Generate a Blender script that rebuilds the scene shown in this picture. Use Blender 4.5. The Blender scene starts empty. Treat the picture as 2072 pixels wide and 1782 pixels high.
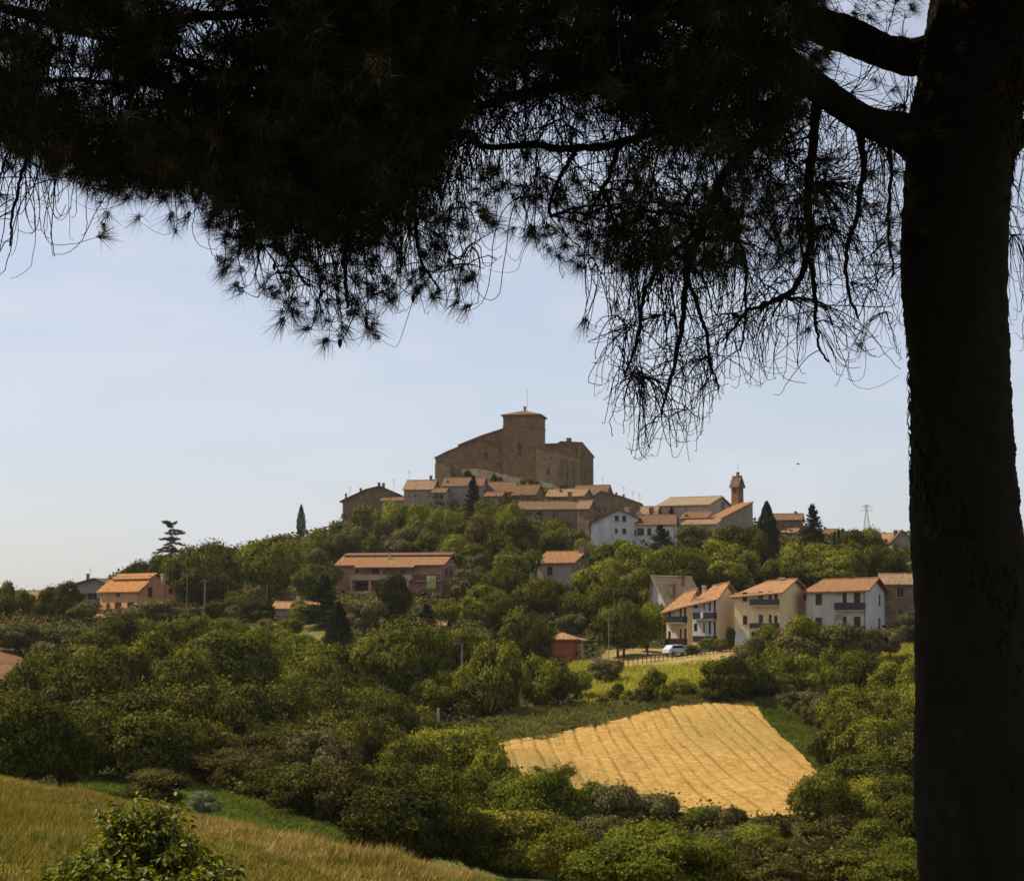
import bpy, math, random
import numpy as np
from mathutils import Vector, Matrix
R = math.radians
scene = bpy.context.scene
COL = scene.collection
# ------------------------------------------------------------------ camera, sky, sun, exposure
FPX = 1036.0 / math.tan(R(15)); U0, V0, VH = 1036.0, 891.0, 1250.0
PITCH = math.atan((VH - V0) / FPX); CP, SP = math.cos(PITCH), math.sin(PITCH)
cam_d = bpy.data.cameras.new('camera'); cam = bpy.data.objects.new('camera', cam_d); COL.objects.link(cam)
cam_d.sensor_width = 36; cam_d.lens = 18 / math.tan(R(15)); cam_d.clip_end = 20000; cam_d.clip_start = 0.2
cam.rotation_euler = (R(90) + PITCH, 0, 0); scene.camera = cam
cam_d.dof.use_dof = True; cam_d.dof.focus_distance = 8.0; cam_d.dof.aperture_fstop = 19
SUN_EL = 55.0; SUN_TO = Vector((-0.93, 0.30, 0)).normalized()
world = bpy.data.worlds.new('World'); scene.world = world; world.use_nodes = True
nt = world.node_tree; nd = nt.nodes; lk = nt.links
for n in list(nd): nd.remove(n)
wo = nd.new('ShaderNodeOutputWorld'); bg = nd.new('ShaderNodeBackground'); sky = nd.new('ShaderNodeTexSky')
sky.sky_type = 'NISHITA'; sky.sun_disc = False; sky.sun_elevation = R(SUN_EL)
sky.sun_rotation = math.atan2(SUN_TO.x, SUN_TO.y); sky.altitude = 300; sky.air_density = 1.0; sky.dust_density = 1.3; sky.ozone_density = 1.0
hsv = nd.new('ShaderNodeHueSaturation'); hsv.inputs['Saturation'].default_value = 0.80
# faint white cumulus streaks low over the hills
tc = nd.new('ShaderNodeTexCoord'); mp = nd.new('ShaderNodeMapping'); mp.inputs['Scale'].default_value = (3.0, 3.0, 11.0)
mp.inputs['Location'].default_value = (0.35, 0.2, 0.75)
nz = nd.new('ShaderNodeTexNoise'); nz.inputs['Scale'].default_value = 2.1; nz.inputs['Detail'].default_value = 7; nz.inputs['Roughness'].default_value = 0.55
rp = nd.new('ShaderNodeValToRGB'); rp.color_ramp.elements[0].position = 0.50; rp.color_ramp.elements[1].position = 0.72
rp.color_ramp.elements[0].color = (0.38, 0.38, 0.38, 1); rp.color_ramp.elements[1].color = (0.75, 0.75, 0.75, 1)
mx = nd.new('ShaderNodeMix'); mx.data_type = 'RGBA'; mx.inputs[7].default_value = (5.6, 5.85, 6.5, 1)
tint = nd.new('ShaderNodeMix'); tint.data_type = 'RGBA'; tint.blend_type = 'MULTIPLY'; tint.inputs[0].default_value = 1.0
tint.inputs[7].default_value = (0.99, 0.97, 1.03, 1)
lk.new(tc.outputs['Generated'], mp.inputs['Vector']); lk.new(mp.outputs[0], nz.inputs['Vector']); lk.new(nz.outputs[0], rp.inputs[0])
lk.new(sky.outputs[0], hsv.inputs['Color']); lk.new(hsv.outputs[0], tint.inputs[6]); lk.new(tint.outputs[2], mx.inputs[6]); lk.new(rp.outputs[0], mx.inputs[0])
lk.new(mx.outputs[2], bg.inputs['Color']); bg.inputs['Strength'].default_value = 0.103
lk.new(bg.outputs[0], wo.inputs['Surface'])
sd = bpy.data.lights.new('sun', 'SUN'); sd.energy = 5.0; sd.angle = R(0.55); sd.color = (1.0, 0.87, 0.62)
sun = bpy.data.objects.new('sun', sd); COL.objects.link(sun)
dirv = -(SUN_TO * math.cos(R(SUN_EL)) + Vector((0, 0, math.sin(R(SUN_EL)))))
sun.rotation_euler = dirv.to_track_quat('-Z', 'Y').to_euler()
scene.view_settings.view_transform = 'Standard'; scene.view_settings.look = 'None'
scene.view_settings.exposure = 0.32; scene.view_settings.gamma = 1.0; scene.view_settings.use_curve_mapping = False
scene.cycles.max_bounces = 5; scene.cycles.diffuse_bounces = 3; scene.cycles.transmission_bounces = 3; scene.cycles.transparent_max_bounces = 4
rng = np.random.default_rng(7); random.seed(7)
# ------------------------------------------------------------------ helpers
def at(u, v, Y):
    cx = (u - U0) / FPX; cy = -(v - V0) / FPX
    dy = CP - cy * SP; dz = SP + cy * CP
    return Vector((cx * Y / dy, Y, dz * Y / dy))
def proj(p):
    d = p[1] * CP + p[2] * SP; up = -p[1] * SP + p[2] * CP
    return U0 + p[0] / d * FPX, V0 - up / d * FPX
def mesh_obj(name, verts, faces, mats, parent=None, midx=None, smooth=False):
    """verts (N,3) array; faces (M,k) array of equal-sized faces or list of lists"""
    me = bpy.data.meshes.new(name)
    if isinstance(faces, np.ndarray):
        v = np.ascontiguousarray(verts, dtype=np.float32); f = np.ascontiguousarray(faces, dtype=np.int32)
        m, k = f.shape
        me.vertices.add(len(v)); me.vertices.foreach_set('co', v.ravel())
        me.loops.add(m * k); me.loops.foreach_set('vertex_index', f.ravel())
        me.polygons.add(m); me.polygons.foreach_set('loop_start', np.arange(0, m * k, k, dtype=np.int32))
        if smooth: me.polygons.foreach_set('use_smooth', np.ones(m, dtype=bool))
        me.update(calc_edges=True)
    else:
        me.from_pydata([tuple(p) for p in verts], [], faces); me.update()
        if smooth:
            for p in me.polygons: p.use_smooth = True
    for m_ in (mats if isinstance(mats, (list, tuple)) else [mats]): me.materials.append(m_)
    if midx is not None: me.polygons.foreach_set('material_index', np.asarray(midx, dtype=np.int32))
    o = bpy.data.objects.new(name, me); COL.objects.link(o)
    if parent is not None: o.parent = parent
    return o
def tag(o, label=None, cat=None, group=None, kind=None):
    if label: o['label'] = label
    if cat: o['category'] = cat
    if group: o['group'] = group
    if kind: o['kind'] = kind
    return o
def empty(name, loc=(0, 0, 0), rz=0.0):
    o = bpy.data.objects.new(name, None); COL.objects.link(o); o.empty_display_size = 0.3
    o.location = loc; o.rotation_euler = (0, 0, rz); return o
class MB:
    def __init__(s): s.v = []; s.f = []; s.m = []
    def poly(s, pts, m=0):
        i = len(s.v); s.v += [tuple(p) for p in pts]; s.f.append(list(range(i, i + len(pts)))); s.m.append(m)
    def box(s, a, b, m=0):
        x0, y0, z0 = [min(a[i], b[i]) for i in range(3)]; x1, y1, z1 = [max(a[i], b[i]) for i in range(3)]
        i = len(s.v)
        s.v += [(x0, y0, z0), (x1, y0, z0), (x1, y1, z0), (x0, y1, z0), (x0, y0, z1), (x1, y0, z1), (x1, y1, z1), (x0, y1, z1)]
        for q in ((0, 3, 2, 1), (4, 5, 6, 7), (0, 1, 5, 4), (1, 2, 6, 5), (2, 3, 7, 6), (3, 0, 4, 7)):
            s.f.append([i + j for j in q]); s.m.append(m)
    def slab(s, pts, th, m=0):
        """top polygon pts, thickened straight down by th"""
        i = len(s.v); n = len(pts)
        s.v += [tuple(p) for p in pts] + [(p[0], p[1], p[2] - th) for p in pts]
        s.f.append([i + j for j in range(n)]); s.f.append([i + n + n - 1 - j for j in range(n)])
        s.m += [m, m]
        for j in range(n):
            k = (j + 1) % n; s.f.append([i + j, i + n + j, i + n + k, i + k]); s.m.append(m)
    def tube(s, pts, r, n=6, m=0, cap=True):
        pts = [Vector(p) for p in pts]; rs = r if isinstance(r, (list, tuple)) else [r] * len(pts)
        i0 = len(s.v)
        for j, p in enumerate(pts):
            t = (pts[min(j + 1, len(pts) - 1)] - pts[max(j - 1, 0)]).normalized()
            a = t.cross(Vector((0.31, 0.95, 0.1)) if abs(t.z) > .9 or abs(t.y) < .8 else Vector((1, 0, 0.2))).normalized(); b = t.cross(a)
            for k in range(n):
                w = 2 * math.pi * k / n; s.v.append(tuple(p + (a * math.cos(w) + b * math.sin(w)) * rs[j]))
        for j in range(len(pts) - 1):
            for k in range(n):
                k2 = (k + 1) % n; s.f.append([i0 + j * n + k, i0 + j * n + k2, i0 + (j + 1) * n + k2, i0 + (j + 1) * n + k]); s.m.append(m)
        if cap:
            s.f.append([i0 + k for k in range(n)][::-1]); s.f.append([i0 + (len(pts) - 1) * n + k for k in range(n)]); s.m += [m, m]
    def build(s, name, mats, parent=None, smooth=False):
        return mesh_obj(name, s.v, s.f, mats, parent, s.m, smooth)
def tubes(P, RAD, sides=3):
    """P (N,K,3), RAD (N,K): swept tubes, all at once"""
    N, K, _ = P.shape
    T = np.gradient(P, axis=1); T /= np.linalg.norm(T, axis=2, keepdims=True) + 1e-9
    ref = np.array([0.23, 0.93, 0.28]); A = np.cross(T, ref); A /= np.linalg.norm(A, axis=2, keepdims=True) + 1e-9
    B = np.cross(T, A)
    ang = np.arange(sides) * 2 * np.pi / sides
    V = P[:, :, None, :] + (A[:, :, None, :] * np.cos(ang)[None, None, :, None] + B[:, :, None, :] * np.sin(ang)[None, None, :, None]) * RAD[:, :, None, None]
    idx = np.arange(N * K * sides).reshape(N, K, sides)
    a = idx[:, :-1, :]; b = np.roll(a, -1, axis=2); c = idx[:, 1:, :]; d = np.roll(c, -1, axis=2)
    F = np.stack([a, b, d, c], axis=-1).reshape(-1, 4)
    return V.reshape(-1, 3), F
def join(parts):
    vs, fs, o = [], [], 0
    for v, f in parts:
        vs.append(v); fs.append(f + o); o += len(v)
    return np.concatenate(vs), np.concatenate(fs)
# ------------------------------------------------------------------ materials
def new_mat(name):
    m = bpy.data.materials.new(name); m.use_nodes = True
    return m, m.node_tree.nodes, m.node_tree.links, m.node_tree.nodes['Principled BSDF']
def rough_mat(name, c1, c2, scale=2.0, rough=0.85, bump=0.0, detail=6, c3=None, spec=0.25, stretch=None, bscale=None):
    """two or three-colour noise material in object coordinates"""
    m, n, l, p = new_mat(name)
    t = n.new('ShaderNodeTexCoord'); mpn = n.new('ShaderNodeMapping'); l.new(t.outputs['Object'], mpn.inputs[0])
    if stretch: mpn.inputs['Scale'].default_value = stretch
    no = n.new('ShaderNodeTexNoise'); no.inputs['Scale'].default_value = scale; no.inputs['Detail'].default_value = detail; no.inputs['Roughness'].default_value = 0.65
    l.new(mpn.outputs[0], no.inputs['Vector'])
    r = n.new('ShaderNodeValToRGB'); e = r.color_ramp.elements
    e[0].position = 0.32; e[0].color = (*c1, 1); e[1].position = 0.68; e[1].color = (*c2, 1)
    if c3: x = e.new(0.5); x.color = (*c3, 1)
    l.new(no.outputs[0], r.inputs[0]); l.new(r.outputs[0], p.inputs['Base Color'])
    p.inputs['Roughness'].default_value = rough; p.inputs['Specular IOR Level'].default_value = spec
    if bump:
        b = n.new('ShaderNodeBump'); b.inputs['Strength'].default_value = bump
        n2 = n.new('ShaderNodeTexNoise'); n2.inputs['Scale'].default_value = bscale or scale * 4; n2.inputs['Detail'].default_value = 5
        l.new(mpn.outputs[0], n2.inputs['Vector']); l.new(n2.outputs[0], b.inputs['Height']); l.new(b.outputs[0], p.inputs['Normal'])
    return m
def masonry(name, c1, c2, stain=(0.5, 0.5, 0.5), bw=0.5, bh=0.22, mortar=0.6):
    """stone or brick wall: brick texture mottled by noise, weathering streaks"""
    m, n, l, p = new_mat(name)
    t = n.new('ShaderNodeTexCoord')
    sx = n.new('ShaderNodeSeparateXYZ'); l.new(t.outputs['Object'], sx.inputs[0])
    ad = n.new('ShaderNodeMath'); ad.operation = 'ADD'; l.new(sx.outputs[0], ad.inputs[0]); l.new(sx.outputs[1], ad.inputs[1])
    cb = n.new('ShaderNodeCombineXYZ'); l.new(ad.outputs[0], cb.inputs[0]); l.new(sx.outputs[2], cb.inputs[1])
    br = n.new('ShaderNodeTexBrick'); l.new(cb.outputs[0], br.inputs['Vector']); br.inputs['Scale'].default_value = 1.0
    br.inputs['Brick Width'].default_value = bw; br.inputs['Row Height'].default_value = bh; br.inputs['Mortar Size'].default_value = 0.025
    br.inputs['Color1'].default_value = (*c1, 1); br.inputs['Color2'].default_value = (*c2, 1)
    br.inputs['Mortar'].default_value = tuple(min(1, c * mortar + 0.05) for c in c1) + (1,)
    no = n.new('ShaderNodeTexNoise'); no.inputs['Scale'].default_value = 0.55; no.inputs['Detail'].default_value = 9; no.inputs['Roughness'].default_value = 0.7
    l.new(t.outputs['Object'], no.inputs['Vector'])
    r = n.new('ShaderNodeValToRGB'); r.color_ramp.elements[0].position = 0.35; r.color_ramp.elements[1].position = 0.66
    r.color_ramp.elements[0].color = (*stain, 1); r.color_ramp.elements[1].color = (1.15, 1.12, 1.08, 1)
    l.new(no.outputs[0], r.inputs[0])
    mxx = n.new('ShaderNodeMix'); mxx.data_type = 'RGBA'; mxx.blend_type = 'MULTIPLY'; mxx.inputs[0].default_value = 1
    l.new(br.outputs['Color'], mxx.inputs[6]); l.new(r.outputs[0], mxx.inputs[7]); l.new(mxx.outputs[2], p.inputs['Base Color'])
    p.inputs['Roughness'].default_value = 0.92; p.inputs['Specular IOR Level'].default_value = 0.15
    b = n.new('ShaderNodeBump'); b.inputs['Strength'].default_value = 0.5; b.inputs['Distance'].default_value = 0.05
    l.new(br.outputs['Fac'], b.inputs['Height']); b.invert = True; l.new(b.outputs[0], p.inputs['Normal'])
    return m
def tile_mat(name, c1, c2, c3, axis='x'):
    """terracotta pan tiles: ribs running down the slope, patchy ageing"""
    m, n, l, p = new_mat(name)
    t = n.new('ShaderNodeTexCoord')
    w = n.new('ShaderNodeTexWave'); w.wave_type = 'BANDS'; w.bands_direction = axis.upper(); w.inputs['Scale'].default_value = 0.95
    w.inputs['Distortion'].default_value = 1.2; w.inputs['Detail'].default_value = 2; w.inputs['Detail Scale'].default_value = 1.5
    l.new(t.outputs['Object'], w.inputs['Vector'])
    no = n.new('ShaderNodeTexNoise'); no.inputs['Scale'].default_value = 2.6; no.inputs['Detail'].default_value = 10; no.inputs['Roughness'].default_value = 0.82
    l.new(t.outputs['Object'], no.inputs['Vector'])
    r = n.new('ShaderNodeValToRGB'); e = r.color_ramp.elements
    e[0].position = 0.41; e[0].color = (*c1, 1); e[1].position = 0.60; e[1].color = (*c3, 1); x = e.new(0.5); x.color = (*c2, 1)
    l.new(no.outputs[0], r.inputs[0])
    r2 = n.new('ShaderNodeValToRGB'); r2.color_ramp.elements[0].color = (0.62, 0.6, 0.6, 1); r2.color_ramp.elements[0].position = 0.1; r2.color_ramp.elements[1].position = 0.5
    l.new(w.outputs['Fac'], r2.inputs[0])
    mxx = n.new('ShaderNodeMix'); mxx.data_type = 'RGBA'; mxx.blend_type = 'MULTIPLY'; mxx.inputs[0].default_value = 0.8
    l.new(r.outputs[0], mxx.inputs[6]); l.new(r2.outputs[0], mxx.inputs[7]); l.new(mxx.outputs[2], p.inputs['Base Color'])
    b = n.new('ShaderNodeBump'); b.inputs['Strength'].default_value = 0.7; b.inputs['Distance'].default_value = 0.08
    l.new(w.outputs['Fac'], b.inputs['Height']); l.new(b.outputs[0], p.inputs['Normal'])
    p.inputs['Roughness'].default_value = 0.9; p.inputs['Specular IOR Level'].default_value = 0.15
    return m
def leaf_mat(name, c1, c2, c3, trans=0.25, vary=0.38, rough=0.8, spec=0.04, noise_scale=0.9):
    """foliage: colour differs leaf by leaf, clump by clump and tree by tree"""
    m, n, l, p = new_mat(name)
    g = n.new('ShaderNodeNewGeometry'); oi = n.new('ShaderNodeObjectInfo'); t = n.new('ShaderNodeTexCoord')
    no = n.new('ShaderNodeTexNoise'); no.inputs['Scale'].default_value = noise_scale * .55; no.inputs['Detail'].default_value = 5; no.inputs['Roughness'].default_value = .7
    l.new(g.outputs['Position'], no.inputs['Vector'])
    m1 = n.new('ShaderNodeMath'); m1.operation = 'MULTIPLY_ADD'; l.new(g.outputs['Random Per Island'], m1.inputs[0]); m1.inputs[1].default_value = 0.55
    l.new(no.outputs[0], m1.inputs[2])
    m2 = n.new('ShaderNodeMath'); m2.operation = 'SUBTRACT'; l.new(m1.outputs[0], m2.inputs[0]); m2.inputs[1].default_value = 0.27
    r = n.new('ShaderNodeValToRGB'); e = r.color_ramp.elements
    e[0].position = 0.25; e[0].color = (*c1, 1); e[1].position = 0.8; e[1].color = (*c3, 1); x = e.new(0.52); x.color = (*c2, 1)
    l.new(m2.outputs[0], r.inputs[0])
    h = n.new('ShaderNodeHueSaturation'); l.new(r.outputs[0], h.inputs['Color'])
    mr = n.new('ShaderNodeMapRange'); l.new(oi.outputs['Random'], mr.inputs[0]); mr.inputs[3].default_value = 1 - vary; mr.inputs[4].default_value = 1 + vary
    l.new(mr.outputs[0], h.inputs['Value'])
    mh = n.new('ShaderNodeMapRange'); l.new(oi.outputs['Random'], mh.inputs[0]); mh.inputs[3].default_value = 0.52; mh.inputs[4].default_value = 0.485
    l.new(mh.outputs[0], h.inputs['Hue'])
    l.new(h.outputs[0], p.inputs['Base Color']); p.inputs['Roughness'].default_value = rough; p.inputs['Specular IOR Level'].default_value = spec
    tr = n.new('ShaderNodeBsdfTranslucent'); ms = n.new('ShaderNodeMixShader'); ms.inputs[0].default_value = trans
    hb = n.new('ShaderNodeHueSaturation'); hb.inputs['Value'].default_value = 1.2; hb.inputs['Saturation'].default_value = 1.1; l.new(h.outputs[0], hb.inputs['Color']); l.new(hb.outputs[0], tr.inputs['Color'])
    out = n['Material Output']; l.new(p.outputs[0], ms.inputs[1]); l.new(tr.outputs[0], ms.inputs[2]); l.new(ms.outputs[0], out.inputs['Surface'])
    return m
def plain(name, c, rough=0.6, spec=0.3, metal=0.0):
    m, n, l, p = new_mat(name)
    no = n.new('ShaderNodeTexNoise'); no.inputs['Scale'].default_value = 3; no.inputs['Detail'].default_value = 5
    t = n.new('ShaderNodeTexCoord'); l.new(t.outputs['Object'], no.inputs['Vector'])
    mxx = n.new('ShaderNodeMix'); mxx.data_type = 'RGBA'; l.new(no.outputs[0], mxx.inputs[0])
    mxx.inputs[6].default_value = tuple(x * 0.85 for x in c) + (1,); mxx.inputs[7].default_value = tuple(min(1, x * 1.12) for x in c) + (1,)
    l.new(mxx.outputs[2], p.inputs['Base Color']); p.inputs['Roughness'].default_value = rough; p.inputs['Specular IOR Level'].default_value = spec; p.inputs['Metallic'].default_value = metal
    return m
MT = {
 'castle': masonry('castle_brick', (0.20, 0.122, 0.059), (0.28, 0.17, 0.082), (0.58, 0.58, 0.56), 0.9, 0.35),
 'tower': masonry('tower_brick', (0.225, 0.125, 0.059), (0.305, 0.17, 0.082), (0.6, 0.56, 0.52), 0.8, 0.3),
 'castle_lit': masonry('castle_lit_stone', (0.30, 0.20, 0.101), (0.38, 0.26, 0.134), (0.62, 0.6, 0.58), 0.9, 0.4),  # lighter copy of the castle masonry, with a sunlit tone put into its colour
 'rubble': masonry('rubble_stone', (0.12, 0.10, 0.07), (0.21, 0.175, 0.13), (0.45, 0.47, 0.4), 0.8, 0.5),
 'village': masonry('village_stone', (0.21, 0.135, 0.074), (0.29, 0.19, 0.105), (0.6, 0.6, 0.6), 0.7, 0.3),
 'village_grey': rough_mat('grey_plaster', (0.20, 0.155, 0.115), (0.31, 0.245, 0.18), 0.8, bump=0.2),
 'church': rough_mat('church_plaster', (0.36, 0.26, 0.185), (0.48, 0.36, 0.26), 0.7, bump=0.2),
 'brown': rough_mat('brown_plaster', (0.25, 0.12, 0.07), (0.32, 0.16, 0.095), 0.9, bump=0.15),
 'brown_dk': masonry('red_brick', (0.37, 0.20, 0.13), (0.46, 0.26, 0.175), (0.75, 0.72, 0.7), 0.5, 0.16),
 'brown_lt': rough_mat('tan_concrete', (0.38, 0.25, 0.165), (0.48, 0.33, 0.22), 1.2),
 'orange': rough_mat('orange_plaster', (0.50, 0.23, 0.11), (0.64, 0.32, 0.165), 0.7, bump=0.1, stretch=(1, 1, .4)),
 'pinkgrey': rough_mat('pinkish_plaster', (0.31, 0.24, 0.185), (0.38, 0.3, 0.235), 0.6, bump=0.1),
 'grey': rough_mat('grey_render', (0.26, 0.22, 0.175), (0.34, 0.29, 0.23), 0.6, bump=0.1),
 'white': rough_mat('white_plaster', (0.42, 0.39, 0.34), (0.62, 0.59, 0.53), 0.8, bump=0.08, stretch=(1, 1, .35)),
 'cream': rough_mat('cream_plaster', (0.62, 0.44, 0.23), (0.80, 0.61, 0.35), 0.7, bump=0.08, stretch=(1, 1, .35)),
 'pale_cream': rough_mat('pale_cream_plaster', (0.66, 0.52, 0.34), (0.82, 0.67, 0.46), 0.7, bump=0.08, stretch=(1, 1, .35)),
 'red': rough_mat('red_plaster', (0.33, 0.085, 0.045), (0.42, 0.12, 0.065), 0.9, bump=0.1),
 'glass': plain('window_glass', (0.02, 0.018, 0.018), 0.35, 0.15),
 'dark': plain('dark_brown_wood', (0.035, 0.018, 0.012), 0.6),
 'shutter': plain('brown_shutter_wood', (0.085, 0.03, 0.018), 0.6),
 'frame': plain('pale_window_frame', (0.30, 0.26, 0.21), 0.6),
 'rail': plain('black_railing_metal', (0.025, 0.023, 0.028), 0.5),
 'metal': plain('grey_metal', (0.22, 0.22, 0.22), 0.5, 0.4, 0.4),
 'pole': rough_mat('weathered_pole', (0.15, 0.12, 0.09), (0.24, 0.2, 0.15), 3),
 'stack': rough_mat('chimney_brick', (0.15, 0.085, 0.06), (0.24, 0.15, 0.1), 3),
 'stack_lt': rough_mat('plastered_chimney', (0.42, 0.3, 0.22), (0.52, 0.4, 0.3), 3),
 'drystone': masonry('dry_stone', (0.36, 0.26, 0.16), (0.50, 0.38, 0.24), (0.35, 0.33, 0.28), 0.7, 0.35, 0.2),
}
TILES = {}
def tiles(kind, axis):
    if (kind, axis) not in TILES:
        c = {'new': ((0.14, 0.068, 0.031), (0.25, 0.122, 0.055), (0.35, 0.19, 0.090)),
             'orange': ((0.21, 0.09, 0.033), (0.35, 0.155, 0.051), (0.46, 0.23, 0.082)),
             'pink': ((0.19, 0.095, 0.045), (0.32, 0.168, 0.082), (0.44, 0.26, 0.133)),
             'tan': ((0.12, 0.072, 0.039), (0.235, 0.146, 0.083), (0.37, 0.250, 0.149)),
             'old': ((0.065, 0.038, 0.024), (0.145, 0.083, 0.047), (0.26, 0.158, 0.092)),
             'rust': ((0.075, 0.040, 0.024), (0.16, 0.084, 0.046), (0.26, 0.146, 0.081)),
             'pale': ((0.30, 0.20, 0.101), (0.46, 0.32, 0.168), (0.58, 0.43, 0.234)),
             'grey': ((0.16, 0.115, 0.069), (0.27, 0.197, 0.122), (0.37, 0.278, 0.179))}[kind]
        TILES[(kind, axis)] = tile_mat(kind + '_roof_tiles_' + axis, *c, axis=axis)
    return TILES[(kind, axis)]
# ------------------------------------------------------------------ terrain
KU = [-250, 0, 150, 300, 450, 600, 750, 900, 1050, 1200, 1350, 1500, 1650, 1800, 2072, 2400]
KN = {
 -250: [(70, 1520), (100, 1545), (120, 1560), (150, 1500), (250, 1320), (330, 1250), (420, 1215), (500, 1210)],
 0: [(30, 1800), (68, 1572), (85, 1585), (110, 1590), (135, 1545), (250, 1320), (330, 1252), (420, 1212), (480, 1206), (560, 1206)],
 150: [(30, 1800), (66, 1602), (80, 1610), (105, 1588), (135, 1550), (250, 1340), (330, 1252), (420, 1212), (480, 1206), (560, 1206)],
 300: [(30, 1800), (62, 1638), (76, 1645), (104, 1596), (135, 1560), (240, 1370), (330, 1250), (380, 1225), (430, 1170), (470, 1150), (540, 1150)],
 450: [(28, 1840), (60, 1666), (72, 1670), (104, 1620), (135, 1580), (240, 1385), (330, 1235), (380, 1200), (430, 1140), (470, 1118), (540, 1120)],
 600: [(25, 1880), (58, 1700), (70, 1704), (100, 1668), (130, 1600), (200, 1480), (270, 1350), (330, 1235), (380, 1190), (430, 1125), (470, 1086), (540, 1090)],
 750: [(25, 1900), (56, 1735), (68, 1742), (98, 1720), (130, 1620), (195, 1480), (260, 1350), (330, 1216), (380, 1165), (430, 1095), (470, 1052), (540, 1050)],
 900: [(25, 1920), (54, 1772), (66, 1782), (96, 1760), (130, 1640), (190, 1490), (250, 1360), (330, 1218), (380, 1150), (430, 1068), (470, 1012), (510, 975), (570, 970)],
 1050: [(25, 1950), (54, 1800), (96, 1785), (130, 1650), (155, 1560), (175, 1500), (190, 1470), (250, 1360), (330, 1225), (380, 1130), (430, 1058), (470, 1005), (510, 970), (570, 968)],
 1200: [(25, 1950), (54, 1835), (100, 1790), (135, 1665), (160, 1570), (185, 1476), (200, 1445), (262, 1340), (330, 1220), (380, 1152), (415, 1108), (438, 1088), (462, 1035), (488, 1004), (520, 990), (580, 1002)],
 1350: [(25, 1950), (54, 1850), (100, 1790), (135, 1680), (165, 1560), (197, 1440), (215, 1408), (245, 1345), (262, 1325), (275, 1315), (330, 1215), (390, 1125), (415, 1108), (445, 1072), (480, 1046), (540, 1052)],
 1500: [(25, 1950), (54, 1850), (100, 1790), (132, 1690), (165, 1560), (202, 1425), (222, 1390), (250, 1328), (262, 1312), (278, 1300), (330, 1215), (390, 1135), (425, 1105), (448, 1072), (480, 1058), (540, 1062)],
 1650: [(25, 1950), (54, 1850), (100, 1790), (130, 1695), (165, 1565), (202, 1445), (230, 1385), (262, 1305), (280, 1290), (330, 1210), (390, 1135), (440, 1085), (480, 1075), (540, 1080)],
 1800: [(25, 1950), (54, 1850), (100, 1790), (130, 1700), (165, 1580), (202, 1460), (235, 1380), (262, 1300), (285, 1280), (330, 1210), (390, 1140), (440, 1095), (500, 1085), (560, 1090)],
 2072: [(25, 1950), (54, 1850), (100, 1790), (130, 1700), (165, 1590), (202, 1480), (240, 1390), (265, 1300), (290, 1275), (330, 1210), (390, 1145), (440, 1110), (500, 1100), (560, 1105)],
 2400: [(25, 1950), (54, 1850), (100, 1790), (130, 1700), (165, 1590), (202, 1480), (240, 1390), (265, 1300), (290, 1275), (330, 1210), (390, 1145), (440, 1110), (500, 1100), (560, 1105)]}
YG = np.arange(0, 721, 2.0); ZT = []
for ku in KU:
    ys = [0.0, 9.0]; zs = [-1.75, -1.85]
    for (Y_, v_) in KN[ku]: ys.append(Y_); zs.append(at(ku, v_, Y_).z)
    ys += [KN[ku][-1][0] + 150]; zs += [-30.0]
    z = np.interp(YG, ys, zs); k = np.exp(-0.5 * (np.arange(-4, 5) / 1.8) ** 2); k /= k.sum()
    z = np.convolve(np.pad(z, 4, mode='edge'), k, mode='valid'); ZT.append(z)
ZT = np.array(ZT); TK = (np.array(KU) - U0) / FPX / CP
def bumps(x, y):
    return (np.sin(x * .31 + y * .17) * .5 + np.sin(x * .13 - y * .23 + 1) * .7 + np.sin(x * .07 + y * .05 + 2) * .8) * 0.22
def T(x, y):
    x = np.asarray(x, float); y = np.asarray(y, float)
    t = np.clip(x / np.maximum(y, 10), TK[0], TK[-1]); yy = np.clip(y, 0, 719.9)
    ti = np.interp(t, TK, np.arange(len(TK))); i = np.clip(ti.astype(int), 0, len(TK) - 2); a = ti - i; a = a * a * (3 - 2 * a)
    yi = yy / 2; j = np.clip(yi.astype(int), 0, len(YG) - 2); b = yi - j
    z = (ZT[i, j] * (1 - b) + ZT[i, j + 1] * b) * (1 - a) + (ZT[i + 1, j] * (1 - b) + ZT[i + 1, j + 1] * b) * a
    return z + bumps(x, y) * np.clip((y - 15) / 60, 0, 1)
def ground(u, v, y0=78.0, y1=600.0):
    ys = np.arange(y0, y1, 0.5); d = at(u, v, 1.0); xs = d.x * ys; zs = d.z * ys
    g = T(xs, ys); hit = np.nonzero(zs <= g)[0]
    k = hit[0] if len(hit) else len(ys) - 1
    return Vector((xs[k], ys[k], float(g[k])))
def inpoly(px, py, poly):
    px = np.asarray(px); py = np.asarray(py); ins = np.zeros(px.shape, bool); n = len(poly)
    for i in range(n):
        x0, y0 = poly[i]; x1, y1 = poly[(i + 1) % n]
        c = ((y0 > py) != (y1 > py)) & (px < (x1 - x0) * (py - y0) / (y1 - y0 + 1e-12) + x0); ins ^= c
    return ins
def wpoly(pts, y0=78.0): return [tuple(ground(u, v, y0)[:2]) for u, v in pts]
P_MEADOW = wpoly([(1150, 1345), (1250, 1322), (1420, 1318), (1640, 1300), (1850, 1300), (1850, 1330), (1500, 1400), (1440, 1420), (1180, 1425), (1150, 1400)])
P_ROADSIDE = wpoly([(1180, 1356), (1225, 1316), (1400, 1306), (1500, 1306), (1512, 1330), (1400, 1346), (1240, 1358)])
P_STRIP = wpoly([(120, 1600), (200, 1578), (390, 1588), (560, 1650), (720, 1697), (740, 1745), (400, 1665), (150, 1620)])
P_GRASSBANK = wpoly([(1528, 1430), (1560, 1425), (1665, 1470), (1660, 1580), (1622, 1536), (1582, 1500), (1547, 1462)])
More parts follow.
